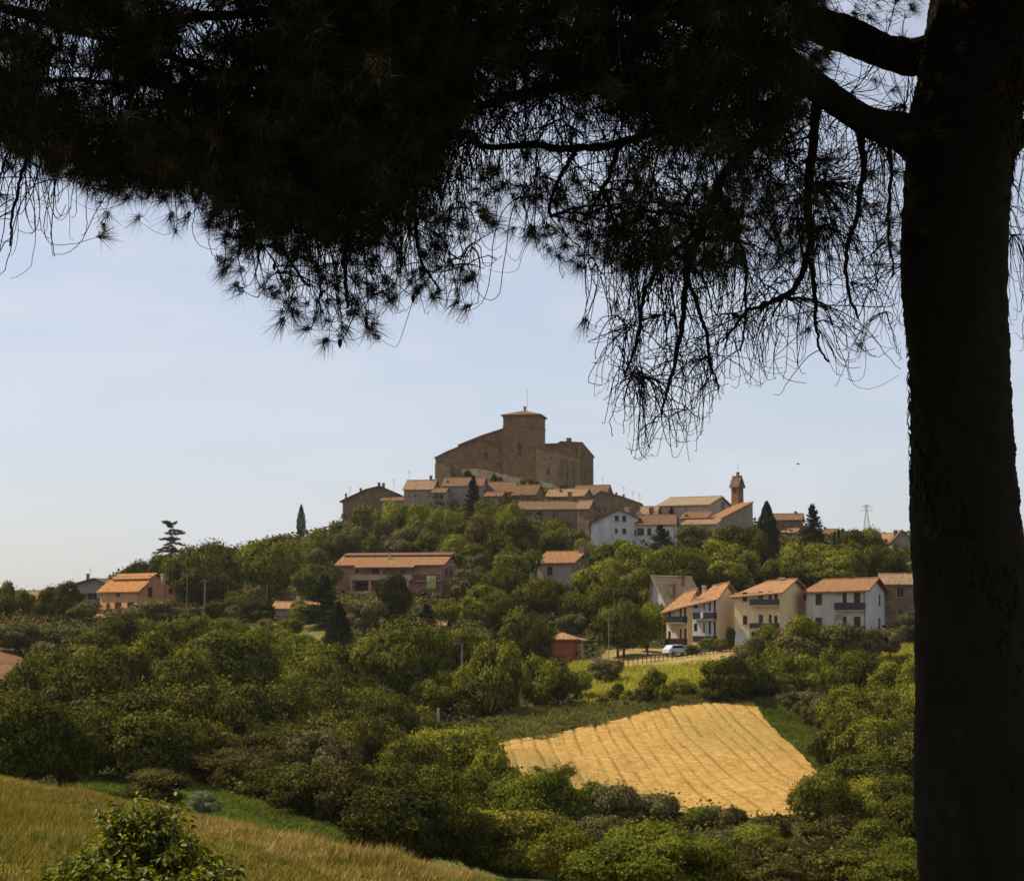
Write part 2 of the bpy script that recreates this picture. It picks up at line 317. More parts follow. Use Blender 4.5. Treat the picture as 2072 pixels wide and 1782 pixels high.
P_LAWN = wpoly([(480, 1262), (660, 1240), (660, 1300), (500, 1300)])
P_BANK = wpoly([(960, 1450), (1100, 1435), (1550, 1412), (1550, 1432), (1440, 1430), (1300, 1450), (1140, 1495), (1010, 1520)])
P_EARTH = wpoly([(-60, 1312), (30, 1314), (62, 1340), (20, 1395), (-60, 1420)])
P_WHEAT = wpoly([(1000, 1512), (1060, 1500), (1130, 1492), (1200, 1472), (1300, 1447), (1400, 1431), (1470, 1424), (1526, 1428), (1547, 1462), (1582, 1500), (1622, 1536), (1655, 1572), (1635, 1610), (1606, 1662), (1500, 1665), (1380, 1655), (1250, 1640), (1120, 1630), (1030, 1570)])
def ground_mat():
    m, n, l, p = new_mat('hill_ground')
    a = n.new('ShaderNodeAttribute'); a.attribute_name = 'land'
    t = n.new('ShaderNodeTexCoord'); no = n.new('ShaderNodeTexNoise'); no.inputs['Scale'].default_value = 0.35; no.inputs['Detail'].default_value = 12; no.inputs['Roughness'].default_value = 0.75
    l.new(t.outputs['Object'], no.inputs['Vector'])
    r = n.new('ShaderNodeValToRGB'); r.color_ramp.elements[0].position = .35; r.color_ramp.elements[0].color = (.45, .5, .45, 1); r.color_ramp.elements[1].position = .68; r.color_ramp.elements[1].color = (1.5, 1.4, 1.3, 1)
    l.new(no.outputs[0], r.inputs[0])
    mxx = n.new('ShaderNodeMix'); mxx.data_type = 'RGBA'; mxx.blend_type = 'MULTIPLY'; mxx.inputs[0].default_value = 1
    l.new(a.outputs['Color'], mxx.inputs[6]); l.new(r.outputs[0], mxx.inputs[7]); l.new(mxx.outputs[2], p.inputs['Base Color'])
    p.inputs['Roughness'].default_value = 1; p.inputs['Specular IOR Level'].default_value = 0.05
    b = n.new('ShaderNodeBump'); b.inputs['Strength'].default_value = 1.0; b.inputs['Distance'].default_value = 0.25
    n2 = n.new('ShaderNodeTexNoise'); n2.inputs['Scale'].default_value = 2.5; n2.inputs['Detail'].default_value = 8; l.new(t.outputs['Object'], n2.inputs['Vector'])
    l.new(n2.outputs[0], b.inputs['Height']); l.new(b.outputs[0], p.inputs['Normal'])
    return m
tt = np.concatenate([np.linspace(-3, -.5, 14), np.linspace(-.45, -.29, 30), np.linspace(-.285, .285, 330), np.linspace(.29, .45, 30), np.linspace(.5, 3, 14)])
yy = np.concatenate([np.linspace(-80, 4, 12), np.linspace(8, 60, 60), np.linspace(60.8, 350, 370), np.linspace(352, 720, 120), np.array([760, 850, 1000, 1400, 2000, 3000, 4500, 7000])])
TTg, YYg = np.meshgrid(tt, yy); XX = TTg * np.maximum(YYg, 10); ZZ = T(XX, YYg)
VV = np.stack([XX, YYg, ZZ], -1).reshape(-1, 3); nc = len(tt)
ii = (np.arange(len(yy) - 1)[:, None] * nc + np.arange(nc - 1)[None, :]).ravel()
FF = np.stack([ii, ii + 1, ii + nc + 1, ii + nc], -1)
terrain = mesh_obj('ground', VV, FF, ground_mat(), smooth=True); tag(terrain, kind='structure')
cl = np.empty((len(VV), 4), np.float32); cl[:] = (0.045, 0.05, 0.018, 1)
def paint(poly, c): cl[inpoly(VV[:, 0], VV[:, 1], poly)] = (*c, 1)
near = (VV[:, 1] < 78); cl[near] = (0.15, 0.11, 0.032, 1)
mid = (VV[:, 1] >= 78) & (VV[:, 1] < 106) & (VV[:, 0] < 10); cl[mid] = (0.085, 0.11, 0.028, 1)
paint(P_MEADOW, (0.26, 0.26, 0.045)); paint(P_ROADSIDE, (0.27, 0.20, 0.09)); paint(P_STRIP, (0.10, 0.14, 0.03)); paint(P_GRASSBANK, (0.15, 0.19, 0.04))
paint(P_LAWN, (0.15, 0.14, 0.045)); paint(P_BANK, (0.14, 0.145, 0.045)); paint(P_EARTH, (0.15, 0.09, 0.045))
ca = terrain.data.color_attributes.new('land', 'FLOAT_COLOR', 'POINT'); ca.data.foreach_set('color', cl.ravel())
# wheat field: its own sheet; rows and weed lines follow the drilling direction
def rows(X, Y):
    xr = X + .075 * (Y - 180) * np.clip((X + 10) / 30, 0, 1.6) + .18 * np.sin(Y * .11 + 1) + .25 * np.sin(Y * .05 + X * .08); ph = xr / 1.2 + .12 * np.sin(X * .9)
    d = np.abs(ph - np.round(ph)); k = np.round(ph)
    am = .5 + .5 * np.sin(k * 2.4) * np.sin(k * 1.1 + Y * .06) + .35 * np.sin(Y * .21 + k * 1.7)
    patch = np.clip(np.sin(X * .17 + 1.2) * np.sin(Y * .09 + .4 * X * .1) - .35, 0, 1)
    return np.clip((1 - d / (.15 + .06 * np.sin(k * 3.1 + Y * .2))), 0, 1) * np.clip(am + .12 + .3 * np.sin(Y * .9 + k) * np.sin(X * 1.3), 0, 1), patch
def wheat_mat():
    m, n, l, p = new_mat('ripe_wheat')
    t = n.new('ShaderNodeTexCoord'); a = n.new('ShaderNodeAttribute'); a.attribute_name = 'weeds'
    n2 = n.new('ShaderNodeTexNoise'); n2.inputs['Scale'].default_value = 1.3; n2.inputs['Detail'].default_value = 10; n2.inputs['Roughness'].default_value = .8; l.new(t.outputs['Object'], n2.inputs['Vector'])
    r2 = n.new('ShaderNodeValToRGB'); e = r2.color_ramp.elements; e[0].position = .36; e[0].color = (.27, .155, .042, 1); e[1].position = .64; e[1].color = (.57, .37, .135, 1); x = e.new(.5); x.color = (.41, .25, .075, 1)
    l.new(n2.outputs[0], r2.inputs[0])
    mxx = n.new('ShaderNodeMix'); mxx.data_type = 'RGBA'; l.new(a.outputs['Fac'], mxx.inputs[0]); l.new(r2.outputs[0], mxx.inputs[6]); mxx.inputs[7].default_value = (.15, .135, .04, 1)
    l.new(mxx.outputs[2], p.inputs['Base Color']); p.inputs['Roughness'].default_value = 1; p.inputs['Specular IOR Level'].default_value = .05
    b = n.new('ShaderNodeBump'); b.inputs['Strength'].default_value = .8; b.inputs['Distance'].default_value = .3; l.new(n2.outputs[0], b.inputs['Height']); l.new(b.outputs[0], p.inputs['Normal'])
    return m
px = [p[0] for p in P_WHEAT]; py = [p[1] for p in P_WHEAT]
gx = np.arange(min(px), max(px), .14); gy = np.arange(min(py), max(py), .5); GX, GY = np.meshgrid(gx, gy)
ok = inpoly(GX, GY, P_WHEAT); q = ok[:-1, :-1]; nx = len(gx); RW, RP = rows(GX, GY)
GZ = T(GX, GY) + 0.35 - 0.16 * RW
jj = (np.arange(len(gy) - 1)[:, None] * nx + np.arange(nx - 1)[None, :])[q]
wf = mesh_obj('wheat_field', np.stack([GX, GY, GZ], -1).reshape(-1, 3), np.stack([jj, jj + 1, jj + nx + 1, jj + nx], -1), wheat_mat(), smooth=True)
wc = np.ones((GX.size, 4), np.float32); wv = np.clip(RW * .82 + RP * .55, 0, .95).ravel(); wc[:, 0] = wv; wc[:, 1] = wv; wc[:, 2] = wv
wf.data.color_attributes.new('weeds', 'FLOAT_COLOR', 'POINT').data.foreach_set('color', wc.ravel()); tag(wf, kind='structure')
# ------------------------------------------------------------------ buildings
EXCL = []      # rectangles of the picture kept clear of filler trees
class House:
    """near vertical corner at (uc, vb) at depth Y; face F runs left from it, face S runs right. Local x along F (leftwards), y along S."""
    def __init__(s, name, label, cat, ul, uc, ur, vb, ve, Y, yaw, wall, group=None, wall_s=None, depth=None, width=None, ztop=None, dig=3.0):
        s.o = at(uc, vb, Y); s.H = at(uc, ve, Y).z - s.o.z
        y = R(yaw); s.a = Vector((-math.cos(y), math.sin(y), 0)); s.b = Vector((math.sin(y), math.cos(y), 0))
        s.W = width if width is not None else s._solve(ul, s.a); s.D = depth if depth is not None else s._solve(ur, s.b)
        s.root = empty(name, s.o); s.root.rotation_euler = (0, 0, 0)
        # local frame: object matrix from (a, b, z). a x b points down, so mirror-free frame uses x=-a
        s.root.rotation_euler = (0, 0, math.atan2(-s.a.y, -s.a.x)); tag(s.root, label, cat, group)
        s.wall = wall; s.dig = dig; s.openF = []; s.openS = []; s.fall = 0.0; s.lh = 0.0; s.wall_s = wall_s
    def _solve(s, u, d):
        c = (u - U0) / FPX            # x/depth along view ~ (ox+k dx)/( (oy+k dy)CP + ozSP )
        return (c * (s.o.y * CP + s.o.z * SP) - s.o.x) / (d.x - c * d.y * CP)
    def L(s, x, y, z): return (-x, y, z)          # facade coord (leftwards positive) -> local
    def pF(s, u, v):
        """pixel -> (x, z) on face F"""
        n = s.b; d = at(u, v, 1.0); k = s.o.dot(n) / d.dot(n); p = d * k - s.o; return p.dot(s.a), p.z
    def pS(s, u, v):
        n = s.a; d = at(u, v, 1.0); k = s.o.dot(n) / d.dot(n); p = d * k - s.o; return p.dot(s.b), p.z
    def win(s, face, u0, v0, u1, v1, kind='window', shutter=None, glass='dark', sill=True):
        f = s.pF if face == 'F' else s.pS
        xa, za = f(u0, v1); xb, zb = f(u1, v0); x0, x1 = sorted((xa, xb)); z0, z1 = sorted((za, zb))
        lim = s.W if face == 'F' else s.D
        x0 = max(x0, 0.15); x1 = min(x1, lim - 0.15)
        if x1 - x0 < 0.2: return
        inrect = z1 < s.H - 0.05
        (s.openF if face == 'F' else s.openS).append((x0, z0, x1, z1)) if inrect else None
        dep = 0.16 if inrect else -0.03
        m = MB(); fr = 0.07
        def P(x, y, z):
            return s.L(x, y, z) if face == 'F' else (-y, x, z)
        def bx(x_0, y_0, z_0, x_1, y_1, z_1, mi): m.box(P(x_0, y_0, z_0), P(x_1, y_1, z_1), mi)
        g = 0 if inrect else 0.0
        bx(x0, dep, z0, x1, dep + 0.03, z1, 0)
        bx(x0, dep - 0.04, z0, x0 + fr, dep - 0.004, z1, 1); bx(x1 - fr, dep - 0.04, z0, x1, dep - 0.004, z1, 1)
        bx(x0 + fr, dep - 0.04, z1 - fr, x1 - fr, dep - 0.004, z1, 1); bx(x0 + fr, dep - 0.04, z0, x1 - fr, dep - 0.004, z0 + fr, 1)
        bx((x0 + x1) / 2 - 0.03, dep - 0.035, z0 + fr, (x0 + x1) / 2 + 0.03, dep - 0.006, z1 - fr, 1)
        w = m.build(kind, [MT['glass'] if glass != 'shut' else MT['shutter'], MT['frame'] if glass != 'shut' else MT['dark']], s.root)
        if sill and kind == 'window':
            k = MB(); k.box(P(x0 - 0.08, -0.10, z0 - 0.09), P(x1 + 0.08, -0.002 if inrect else -0.035, z0 - 0.003), 0); k.build('sill', MT['frame'], w)
        if shutter:
            for sd_ in shutter:
                wd = (x1 - x0) * 0.5
                k = MB(); xs = (x0 - wd - 0.02, x0 - 0.02) if sd_ == 'R' else (x1 + 0.02, x1 + wd + 0.02)
                if face == 'S': xs = (x0 - wd - 0.02, x0 - 0.02) if sd_ == 'L' else (x1 + 0.02, x1 + wd + 0.02)
                k.box(P(xs[0], -0.06, z0), P(xs[1], -0.008, z1), 0); k.build('shutter', MT['shutter'], w)
        return w
    def box(s, name, x0, y0, z0, x1, y1, z1, mat, parent=None):
        m = MB(); m.box(s.L(x0, y0, z0), s.L(x1, y1, z1)); return m.build(name, mat, parent or s.root)
    def walls(s, ridge='F', rise=1.5, rp=0.5, profile=None):
        """wall shell with real openings; gable triangles on the faces across the ridge"""
        m = MB(); H = s.H; z0 = -s.dig; W, D = s.W, s.D
        def face(openings, Lx, P, mi):
            xs = sorted({0.0, Lx} | {q for o_ in openings for q in (o_[0], o_[2])}); zs = sorted({z0, H} | {q for o_ in openings for q in (o_[1], o_[3])})
            for i in range(len(xs) - 1):
                for j in range(len(zs) - 1):
                    cx, cz = (xs[i] + xs[i + 1]) / 2, (zs[j] + zs[j + 1]) / 2
                    if any(o_[0] < cx < o_[2] and o_[1] < cz < o_[3] for o_ in openings): continue
                    m.poly([P(xs[i], 0, zs[j]), P(xs[i + 1], 0, zs[j]), P(xs[i + 1], 0, zs[j + 1]), P(xs[i], 0, zs[j + 1])], mi)
            for (a_, b_, c_, d_) in openings:
                m.poly([P(a_, 0, b_), P(a_, .2, b_), P(a_, .2, d_), P(a_, 0, d_)], mi); m.poly([P(c_, 0, b_), P(c_, .2, b_), P(c_, .2, d_), P(c_, 0, d_)], mi)
                m.poly([P(a_, 0, b_), P(c_, 0, b_), P(c_, .2, b_), P(a_, .2, b_)], mi); m.poly([P(a_, 0, d_), P(c_, 0, d_), P(c_, .2, d_), P(a_, .2, d_)], mi)
        face(s.openF, W, lambda x, y, z: s.L(x, y, z), 0); ms = 1 if s.wall_s else 0
        face(s.openS, D, lambda x, y, z: (-y, x, z), ms)
        m.poly([s.L(0, D, z0), s.L(W, D, z0), s.L(W, D, H), s.L(0, D, H)]); m.poly([s.L(W, 0, z0), s.L(W, D, z0), s.L(W, D, H), s.L(W, 0, H)])
        if ridge == 'F':
            for x in ((0, W) if not s.lh else (0,)): m.poly([s.L(x, 0, H), s.L(x, D, H), s.L(x, D * rp, H + rise)], ms if x == 0 else 0)
        elif ridge == 'S':
            for y in (0, D): m.poly([s.L(0, y, H), s.L(W, y, H), s.L(W * rp, y, H + rise)])
        elif ridge == 'shedF':       # low at F face, high at back
            for x in (0, W): m.poly([s.L(x, 0, H), s.L(x, D, H), s.L(x, D, H + rise)])
            m.poly([s.L(0, D, H), s.L(W, D, H), s.L(W, D, H + rise), s.L(0, D, H + rise)])
        elif ridge == 'shedS':       # low at left end, high at near corner
            for y in (0, D): m.poly([s.L(0, y, H), s.L(W, y, H), s.L(0, y, H + rise)])
            m.poly([s.L(0, 0, H), s.L(0, D, H), s.L(0, D, H + rise), s.L(0, 0, H + rise)])
        elif ridge == 'profile':     # top line over face F: list of (x, z above H)
            for y in (0, D): m.poly([s.L(x, y, H + z) for x, z in profile] + [s.L(W, y, H - 0.001), s.L(0, y, H - 0.001)])
            m.poly([s.L(0, 0, H), s.L(0, D, H), s.L(0, D, H + profile[0][1]), s.L(0, 0, H + profile[0][1])])
            m.poly([s.L(W, 0, H), s.L(W, D, H), s.L(W, D, H + profile[-1][1]), s.L(W, 0, H + profile[-1][1])])
        if s.fall: m.v = [(x, y, z - s.fall * (-x) / W) if z >= H - .02 else (x, y, z) for x, y, z in m.v]
        s.w = m.build('wall', [s.wall, s.wall_s] if s.wall_s else s.wall, s.root)
        return s.w
    def roof(s, ridge='F', rise=1.5, rp=0.5, kind='new', ov=0.5, th=0.18, profile=None, ridge_cap=True):
        H, W, D = s.H + 0.02, s.W, s.D; m = MB(); lift = 0.06
        if ridge == 'F':
            zf = H + lift - ov * rise / (D * rp); zb = H + lift - ov * rise / (D * (1 - rp)); zr = H + rise + lift
            m.slab([s.L(-ov, -ov, zf), s.L(-ov, D * rp, zr), s.L(W + ov - s.lh, D * rp, zr), s.L(W + ov, -ov, zf)], th)
            m.slab([s.L(-ov, D * rp, zr - .003), s.L(-ov, D + ov, zb), s.L(W + ov, D + ov, zb), s.L(W + ov - s.lh, D * rp, zr - .003)], th)
            if s.lh: m.slab([s.L(W + ov, -ov, zf - .003), s.L(W + ov - s.lh, D * rp, zr - .003), s.L(W + ov, D + ov, zb - .003)], th)
            if ridge_cap: m.tube([s.L(-ov, D * rp, zr), s.L(W + ov - s.lh, D * rp, zr)], 0.13, 6)
            ax = 'x'
        elif ridge == 'S':
            zl = H + lift - ov * rise / (W * rp); zb = H + lift - ov * rise / (W * (1 - rp)); zr = H + rise + lift
            m.slab([s.L(-ov, -ov, zl), s.L(-ov, D + ov, zl), s.L(W * rp, D + ov, zr), s.L(W * rp, -ov, zr)], th)
            m.slab([s.L(W * rp, -ov, zr - .003), s.L(W * rp, D + ov, zr - .003), s.L(W + ov, D + ov, zb), s.L(W + ov, -ov, zb)], th)
            if ridge_cap: m.tube([s.L(W * rp, -ov, zr), s.L(W * rp, D + ov, zr)], 0.13, 6)
            ax = 'y'
        elif ridge == 'shedF':
            sl = rise / D; m.slab([s.L(-ov, -ov, H + lift - ov * sl), s.L(-ov, D + ov, H + lift + rise + ov * sl), s.L(W + ov, D + ov, H + lift + rise + ov * sl), s.L(W + ov, -ov, H + lift - ov * sl)], th); ax = 'x'
        elif ridge == 'shedS':
            sl = rise / W; m.slab([s.L(-ov, -ov, H + lift + rise + ov * sl), s.L(-ov, D + ov, H + lift + rise + ov * sl), s.L(W + ov, D + ov, H + lift - ov * sl), s.L(W + ov, -ov, H + lift - ov * sl)], th); ax = 'y'
        elif ridge == 'hip':
            e = [s.L(-ov, -ov, H), s.L(W + ov, -ov, H), s.L(W + ov, D + ov, H), s.L(-ov, D + ov, H)]; k = min(W, D) / 2
            if W >= D: r1, r2 = s.L(k, D / 2, H + rise), s.L(W - k, D / 2, H + rise)
            else: r1, r2 = s.L(W / 2, k, H + rise), s.L(W / 2, D - k, H + rise)
            m.box(s.L(-ov, -ov, H - th), s.L(W + ov, D + ov, H - 0.004))
            if W >= D:
                m.poly([e[0], e[1], r2, r1]); m.poly([e[2], e[3], r1, r2]); m.poly([e[0], r1, e[3]]); m.poly([e[1], e[2], r2])
            else:
                m.poly([e[0], e[1], r1]); m.poly([e[2], e[3], r2]); m.poly([e[0], r1, r2, e[3]]); m.poly([e[1], e[2], r2, r1])
            ax = 'x'
        elif ridge == 'profile':
            pr = [(-ov, profile[0][1] + (profile[0][1] - profile[1][1]) / (profile[1][0] - profile[0][0]) * ov)] + profile[1:-1] + [(W + ov, profile[-1][1] + (profile[-1][1] - profile[-2][1]) / (profile[-1][0] - profile[-2][0]) * ov)]
            for (x0, z0), (x1, z1) in zip(pr[:-1], pr[1:]):
                if x1 - x0 < 0.05: continue
                m.slab([s.L(x0, -ov, H + z0 + lift), s.L(x0, D + ov, H + z0 + lift), s.L(x1, D + ov, H + z1 + lift), s.L(x1, -ov, H + z1 + lift)], th)
            ax = 'y'
        if s.fall: m.v = [(x, y, z - s.fall * (-x) / W) for x, y, z in m.v]
        s.rf = m.build('roof', tiles(kind, ax), s.root); return s.rf
    def chimney(s, u, v0, v1, w=0.6, mat='stack', y=None, dep=0.6):
        """stack seen at pixel column u from v1 (foot) up to v0 (top), standing at depth y behind face F"""
        yy_ = s.D * 0.5 if y is None else y
        n = s.b; d = at(u, v0, 1.0); k = (s.o + s.b * yy_).dot(n) / d.dot(n); p = d * k - s.o; x, zt = p.dot(s.a), p.z
        d = at(u, v1, 1.0); k = (s.o + s.b * yy_).dot(n) / d.dot(n); zb = (d * k - s.o).z - 0.6
        m = MB(); m.box(s.L(x - w / 2, yy_ - dep / 2, zb), s.L(x + w / 2, yy_ + dep / 2, zt - .22)); m.box(s.L(x - w / 2 - .08, yy_ - dep / 2 - .08, zt - .22), s.L(x + w / 2 + .08, yy_ + dep / 2 + .08, zt - .1))
        m.box(s.L(x - w / 2 + .05, yy_ - dep / 2 + .05, zt - .1), s.L(x + w / 2 - .05, yy_ + dep / 2 - .05, zt))
        m.build('chimney', MT[mat], s.rf if hasattr(s, 'rf') else s.root)
    def antenna(s, u, v0, v1, y=None, bars=3):
        yy_ = s.D * 0.5 if y is None else y
        n = s.b; q = []
        for v in (v0, v1):
            d = at(u, v, 1.0); k = (s.o + s.b * yy_).dot(n) / d.dot(n); q.append(d * k - s.o)
        x = q[0].dot(s.a); m = MB(); m.tube([s.L(x, yy_, q[1].z - .6), s.L(x, yy_, q[0].z)], 0.035, 5)
        for i in range(bars): z = q[0].z - .1 - i * .28; m.tube([s.L(x - .45 + .08 * i, yy_, z), s.L(x + .45 - .08 * i, yy_, z)], 0.02, 4)
        m.build('antenna', MT['metal'], s.rf if hasattr(s, 'rf') else s.root)
    def balcony(s, u0, v0, u1, v1, dep=1.1, solid=None, slab_mat='frame', overlap=0.02):
        """railing from v0 (top) to v1 (floor) between u0 and u1 on face F"""
        xa, z1 = s.pF(u0, v0); xb, z0 = s.pF(u1, v1); x0, x1 = sorted((xa, xb)); x0 = max(x0, -.3)
        m = MB(); m.box(s.L(x0, -dep, z0 - .16), s.L(x1, -0.003, z0)); b = m.build('balcony', MT[slab_mat], s.root)
        r_ = MB()
        if solid:
            r_.box(s.L(x0, -dep, z0 + .004), s.L(x1, -dep + .06, z1)); r_.box(s.L(x0, -dep + .062, z0 + .004), s.L(x0 + .06, -.003, z1)); r_.box(s.L(x1 - .06, -dep + .062, z0 + .004), s.L(x1, -.003, z1))
        else:
            r_.box(s.L(x0, -dep, z1 - .06), s.L(x1, -dep + .05, z1)); r_.box(s.L(x0, -dep, z0 + .05), s.L(x1, -dep + .05, z0 + .1))
            n_ = max(4, int((x1 - x0) / .12))
            for i in range(n_ + 1): x = x0 + (x1 - x0 - .04) * i / n_; r_.box(s.L(x, -dep + .003, z0), s.L(x + .055, -dep + .047, z1 - .01))
            for xx_ in (x0, x1 - .05):
                r_.box(s.L(xx_, -dep + .052, z1 - .06), s.L(xx_ + .05, -.003, z1))
                for i in range(6): yb = -dep + .1 + (dep - .15) * i / 6; r_.box(s.L(xx_ + .003, yb, z0), s.L(xx_ + .047, yb + .04, z1 - .06))
        r_.build('railing', solid or MT['rail'], b); return b
    def gutter(s, side='F'):
        m = MB(); z = s.H
        m.tube([s.L(.12, -.09, -s.dig), s.L(.12, -.09, z - .1)], .05, 5); m.build('downpipe', MT['dark'], s.root)
    def done(s, margin=4):
        pts = [s.o + s.a * x + s.b * y + Vector((0, 0, z)) for x in (0, s.W) for y in (0, s.D) for z in (0, s.H)]
        pr = [proj(p) for p in pts]; us = [p[0] for p in pr]; vs = [p[1] for p in pr]
        EXCL.append((min(us) - margin, min(vs) - 40, max(us) + margin, max(vs) - 6)); return s
def simple(name, label, ul, uc, ur, vb, ve, Y, yaw, wall, rk, rise, kind, wins=(), chim=(), ants=(), cat='house', rp=.5, ov=.35, group=None, depth=None, width=None, profile=None, wall_s=None, dig=3, th=.18, bal=(), gutter=False):
    h = House(name, label, cat, ul, uc, ur, vb, ve, Y, yaw, MT[wall], group, MT[wall_s] if wall_s else None, depth, width, dig=dig)
    for w in wins: h.win(*w[:5], **(w[5] if len(w) > 5 else {}))
    h.walls(rk if rk != 'hip' else None, rise, rp, profile); h.roof(rk, rise, rp, kind, ov, th, profile)
    for c in chim: h.chimney(*c[:3], **(c[3] if len(c) > 3 else {}))
    for a in ants: h.antenna(*a)
    for b in bal: h.balcony(*b)
    if gutter: h.gutter()
    return h.done()
VG = 'stone houses of the hilltop village'
def mpx(px, Y): return px * Y / FPX
def rise_px(px, Y): return px * Y / FPX
# ---- fortress: keep, left wing (lower gabled block and taller block behind), right wing and end block
Yc = 505
k = House('castle_keep', 'square brown brick castle keep with low pyramid roof and thin mast, highest on the hill', 'castle tower', 1018, 1092, 1105, 982, 838, Yc - 4, 10, MT['tower'], depth=9.5)
k.win('F', 1047, 895, 1055, 922, glass='dark', sill=False); k.win('F', 1058, 880, 1061, 884, sill=False); k.win('F', 1082, 866, 1086, 874, sill=False); k.win('F', 1030, 850, 1033, 856, sill=False); k.win('F', 1034, 930, 1037, 937, sill=False)
k.walls(None); k.roof('hip', rise=1.55, kind='old', ov=.55, th=.3)
c_ = MB(); zz = k.H - 3.4; c_.box(k.L(-.14, -.14, zz), k.L(k.W + .14, k.D + .14, zz + .35)); c_.box(k.L(-.08, -.08, k.H - .75), k.L(k.W + .08, k.D + .08, k.H - .35)); c_.build('string_course', MT['tower'], k.root)
k.chimney(1062, 822, 828, w=.55, y=k.D / 2); 
m_ = MB(); x_ = k.pF(1061.5, 830)[0]; m_.tube([k.L(x_, 4, k.H + 1), k.L(x_, 4, k.H + 1 + mpx(52, Yc))], .045, 5); m_.build('mast', MT['metal'], k.root); k.done()
def PF(h, pts): return [(h.pF(u, v)[0], h.pF(u, v)[1] - h.H) for u, v in pts]
h = House('castle_wing', 'long brown castle wing stepping down to the left of the square keep', 'castle', 881, 1020, 1030, 976, 930, Yc + 1, 7, MT['castle'], depth=14, wall_s=None)
pr = PF(h, [(1020, 910), (1002, 898), (973, 888), (948, 895), (930, 903), (905, 913), (881, 925)]); pr[0] = (0.0, pr[0][1]); pr[-1] = (h.W, pr[-1][1]); pr = [(x, max(z, .05)) for x, z in pr]
for w in [(979, 914, 988, 929), (983, 942, 987, 948), (965, 905, 969, 911), (1008, 936, 1014, 947), (1009, 904, 1015, 917), (899, 921, 902, 931), (890, 938, 894, 950), (925, 915, 929, 922), (942, 908, 946, 915), (951, 925, 955, 933), (930, 936, 934, 943), (960, 938, 964, 945), (996, 920, 1000, 928), (918, 950, 921, 956)]: h.win('F', *w, glass='dark', sill=False)
h.walls('profile', profile=pr); h.roof('profile', kind='old', profile=pr, ov=.35, th=.2)
m_ = MB(); x0, z0 = h.pF(900, 945); x1, z1 = h.pF(913, 965); m_.box(h.L(x0, -1.6, -3), h.L(x1, -.003, h.pF(900, 945)[1])); m_.build('buttress', MT['castle_lit'], h.root)  # sunlit facet of the wing, part of its brightness painted in by colour
for (a_, b_) in ((881, 900), ):
    m_ = MB(); x0 = h.pF(a_, 960)[0] - .004; x1 = h.pF(b_, 960)[0]; m_.box(h.L(x1, -.9, -3), h.L(x0, -.003, h.H - 1.0)); m_.build('pilaster', MT['castle_lit'], h.root)  # lit left end of the wing, the sunlight put into a lighter colour
h.antenna(998, 876, 888, y=5, bars=1); h.done()
h = House('castle_hall', 'tall brown castle hall with one long sloping roof behind the wing, joined to the keep', 'castle', 930, 1040, 1050, 965, 918, Yc + 9, 7, MT['castle'], depth=13)
pr = PF(h, [(1040, 858), (1018, 867), (975, 881), (932, 899)]); pr[0] = (0, pr[0][1]); pr[-1] = (h.W, pr[-1][1])
h.win('F', 1008, 884, 1014, 890, sill=False); h.walls('profile', profile=pr); h.roof('profile', kind='rust', profile=pr, ov=.5, th=.25); h.done()
h = House('castle_range', 'lower castle range with many small windows and pale sloping roof edge, right of the keep', 'castle', 1086, 1170, 1176, 990, 936, Yc - 2, -14, MT['castle_lit'], depth=9)  # range wall coloured lighter to stand for light on left-facing faces
pr = PF(h, [(1170, 924), (1140, 915), (1104, 906), (1086, 902)]); pr[0] = (0, pr[0][1]); pr[-1] = (h.W, pr[-1][1])
for w in [(1112, 922, 1116, 931), (1129, 925, 1132, 934), (1144, 928, 1147, 937), (1156, 930, 1159, 938), (1107, 948, 1112, 962), (1129, 952, 1133, 963), (1145, 954, 1149, 966), (1158, 956, 1161, 968), (1121, 950, 1124, 958)]: h.win('F', *w, sill=False)
h.walls('profile', profile=pr); h.roof('profile', kind='tan', profile=pr, ov=.45, th=.3)
m_ = MB()
for uu in (1138, 1150, 1163): x = h.pF(uu, 950)[0]; m_.box(h.L(x - .35, -.5, -3), h.L(x + .35, -.003, h.H + 1.2 - (uu - 1104) * .012))
m_.build('pilaster', MT['castle'], h.root); h.done()
h = House('castle_end_block', 'tall brown castle block with sloping right shoulder, right end of the castle', 'castle', 1104, 1201, 1208, 994, 925, Yc + 8, -6, MT['castle'], depth=12)
pr = PF(h, [(1201, 922), (1178, 895), (1133, 893), (1130, 897), (1104, 898)]); pr[0] = (0, pr[0][1]); pr[-1] = (h.W, pr[-1][1])
for w in [(1186, 913, 1189, 921), (1186, 934, 1189, 946), (1194, 934, 1197, 945), (1186, 957, 1189, 969), (1194, 958, 1197, 969), (1137, 901, 1140, 909)]: h.win('F', *w, sill=False)
h.walls('profile', profile=pr); h.roof('profile', kind='old', profile=pr, ov=.3, th=.25)
m_ = MB(); x = h.pF(1171, 950)[0]; m_.box(h.L(x - .3, -.7, -3), h.L(x + .3, -.003, h.pF(1171, 905)[1])); m_.build('buttress', MT['castle_lit'], h.root)
h.chimney(1151, 886, 897, w=1.3, y=3, dep=1.2); h.done()
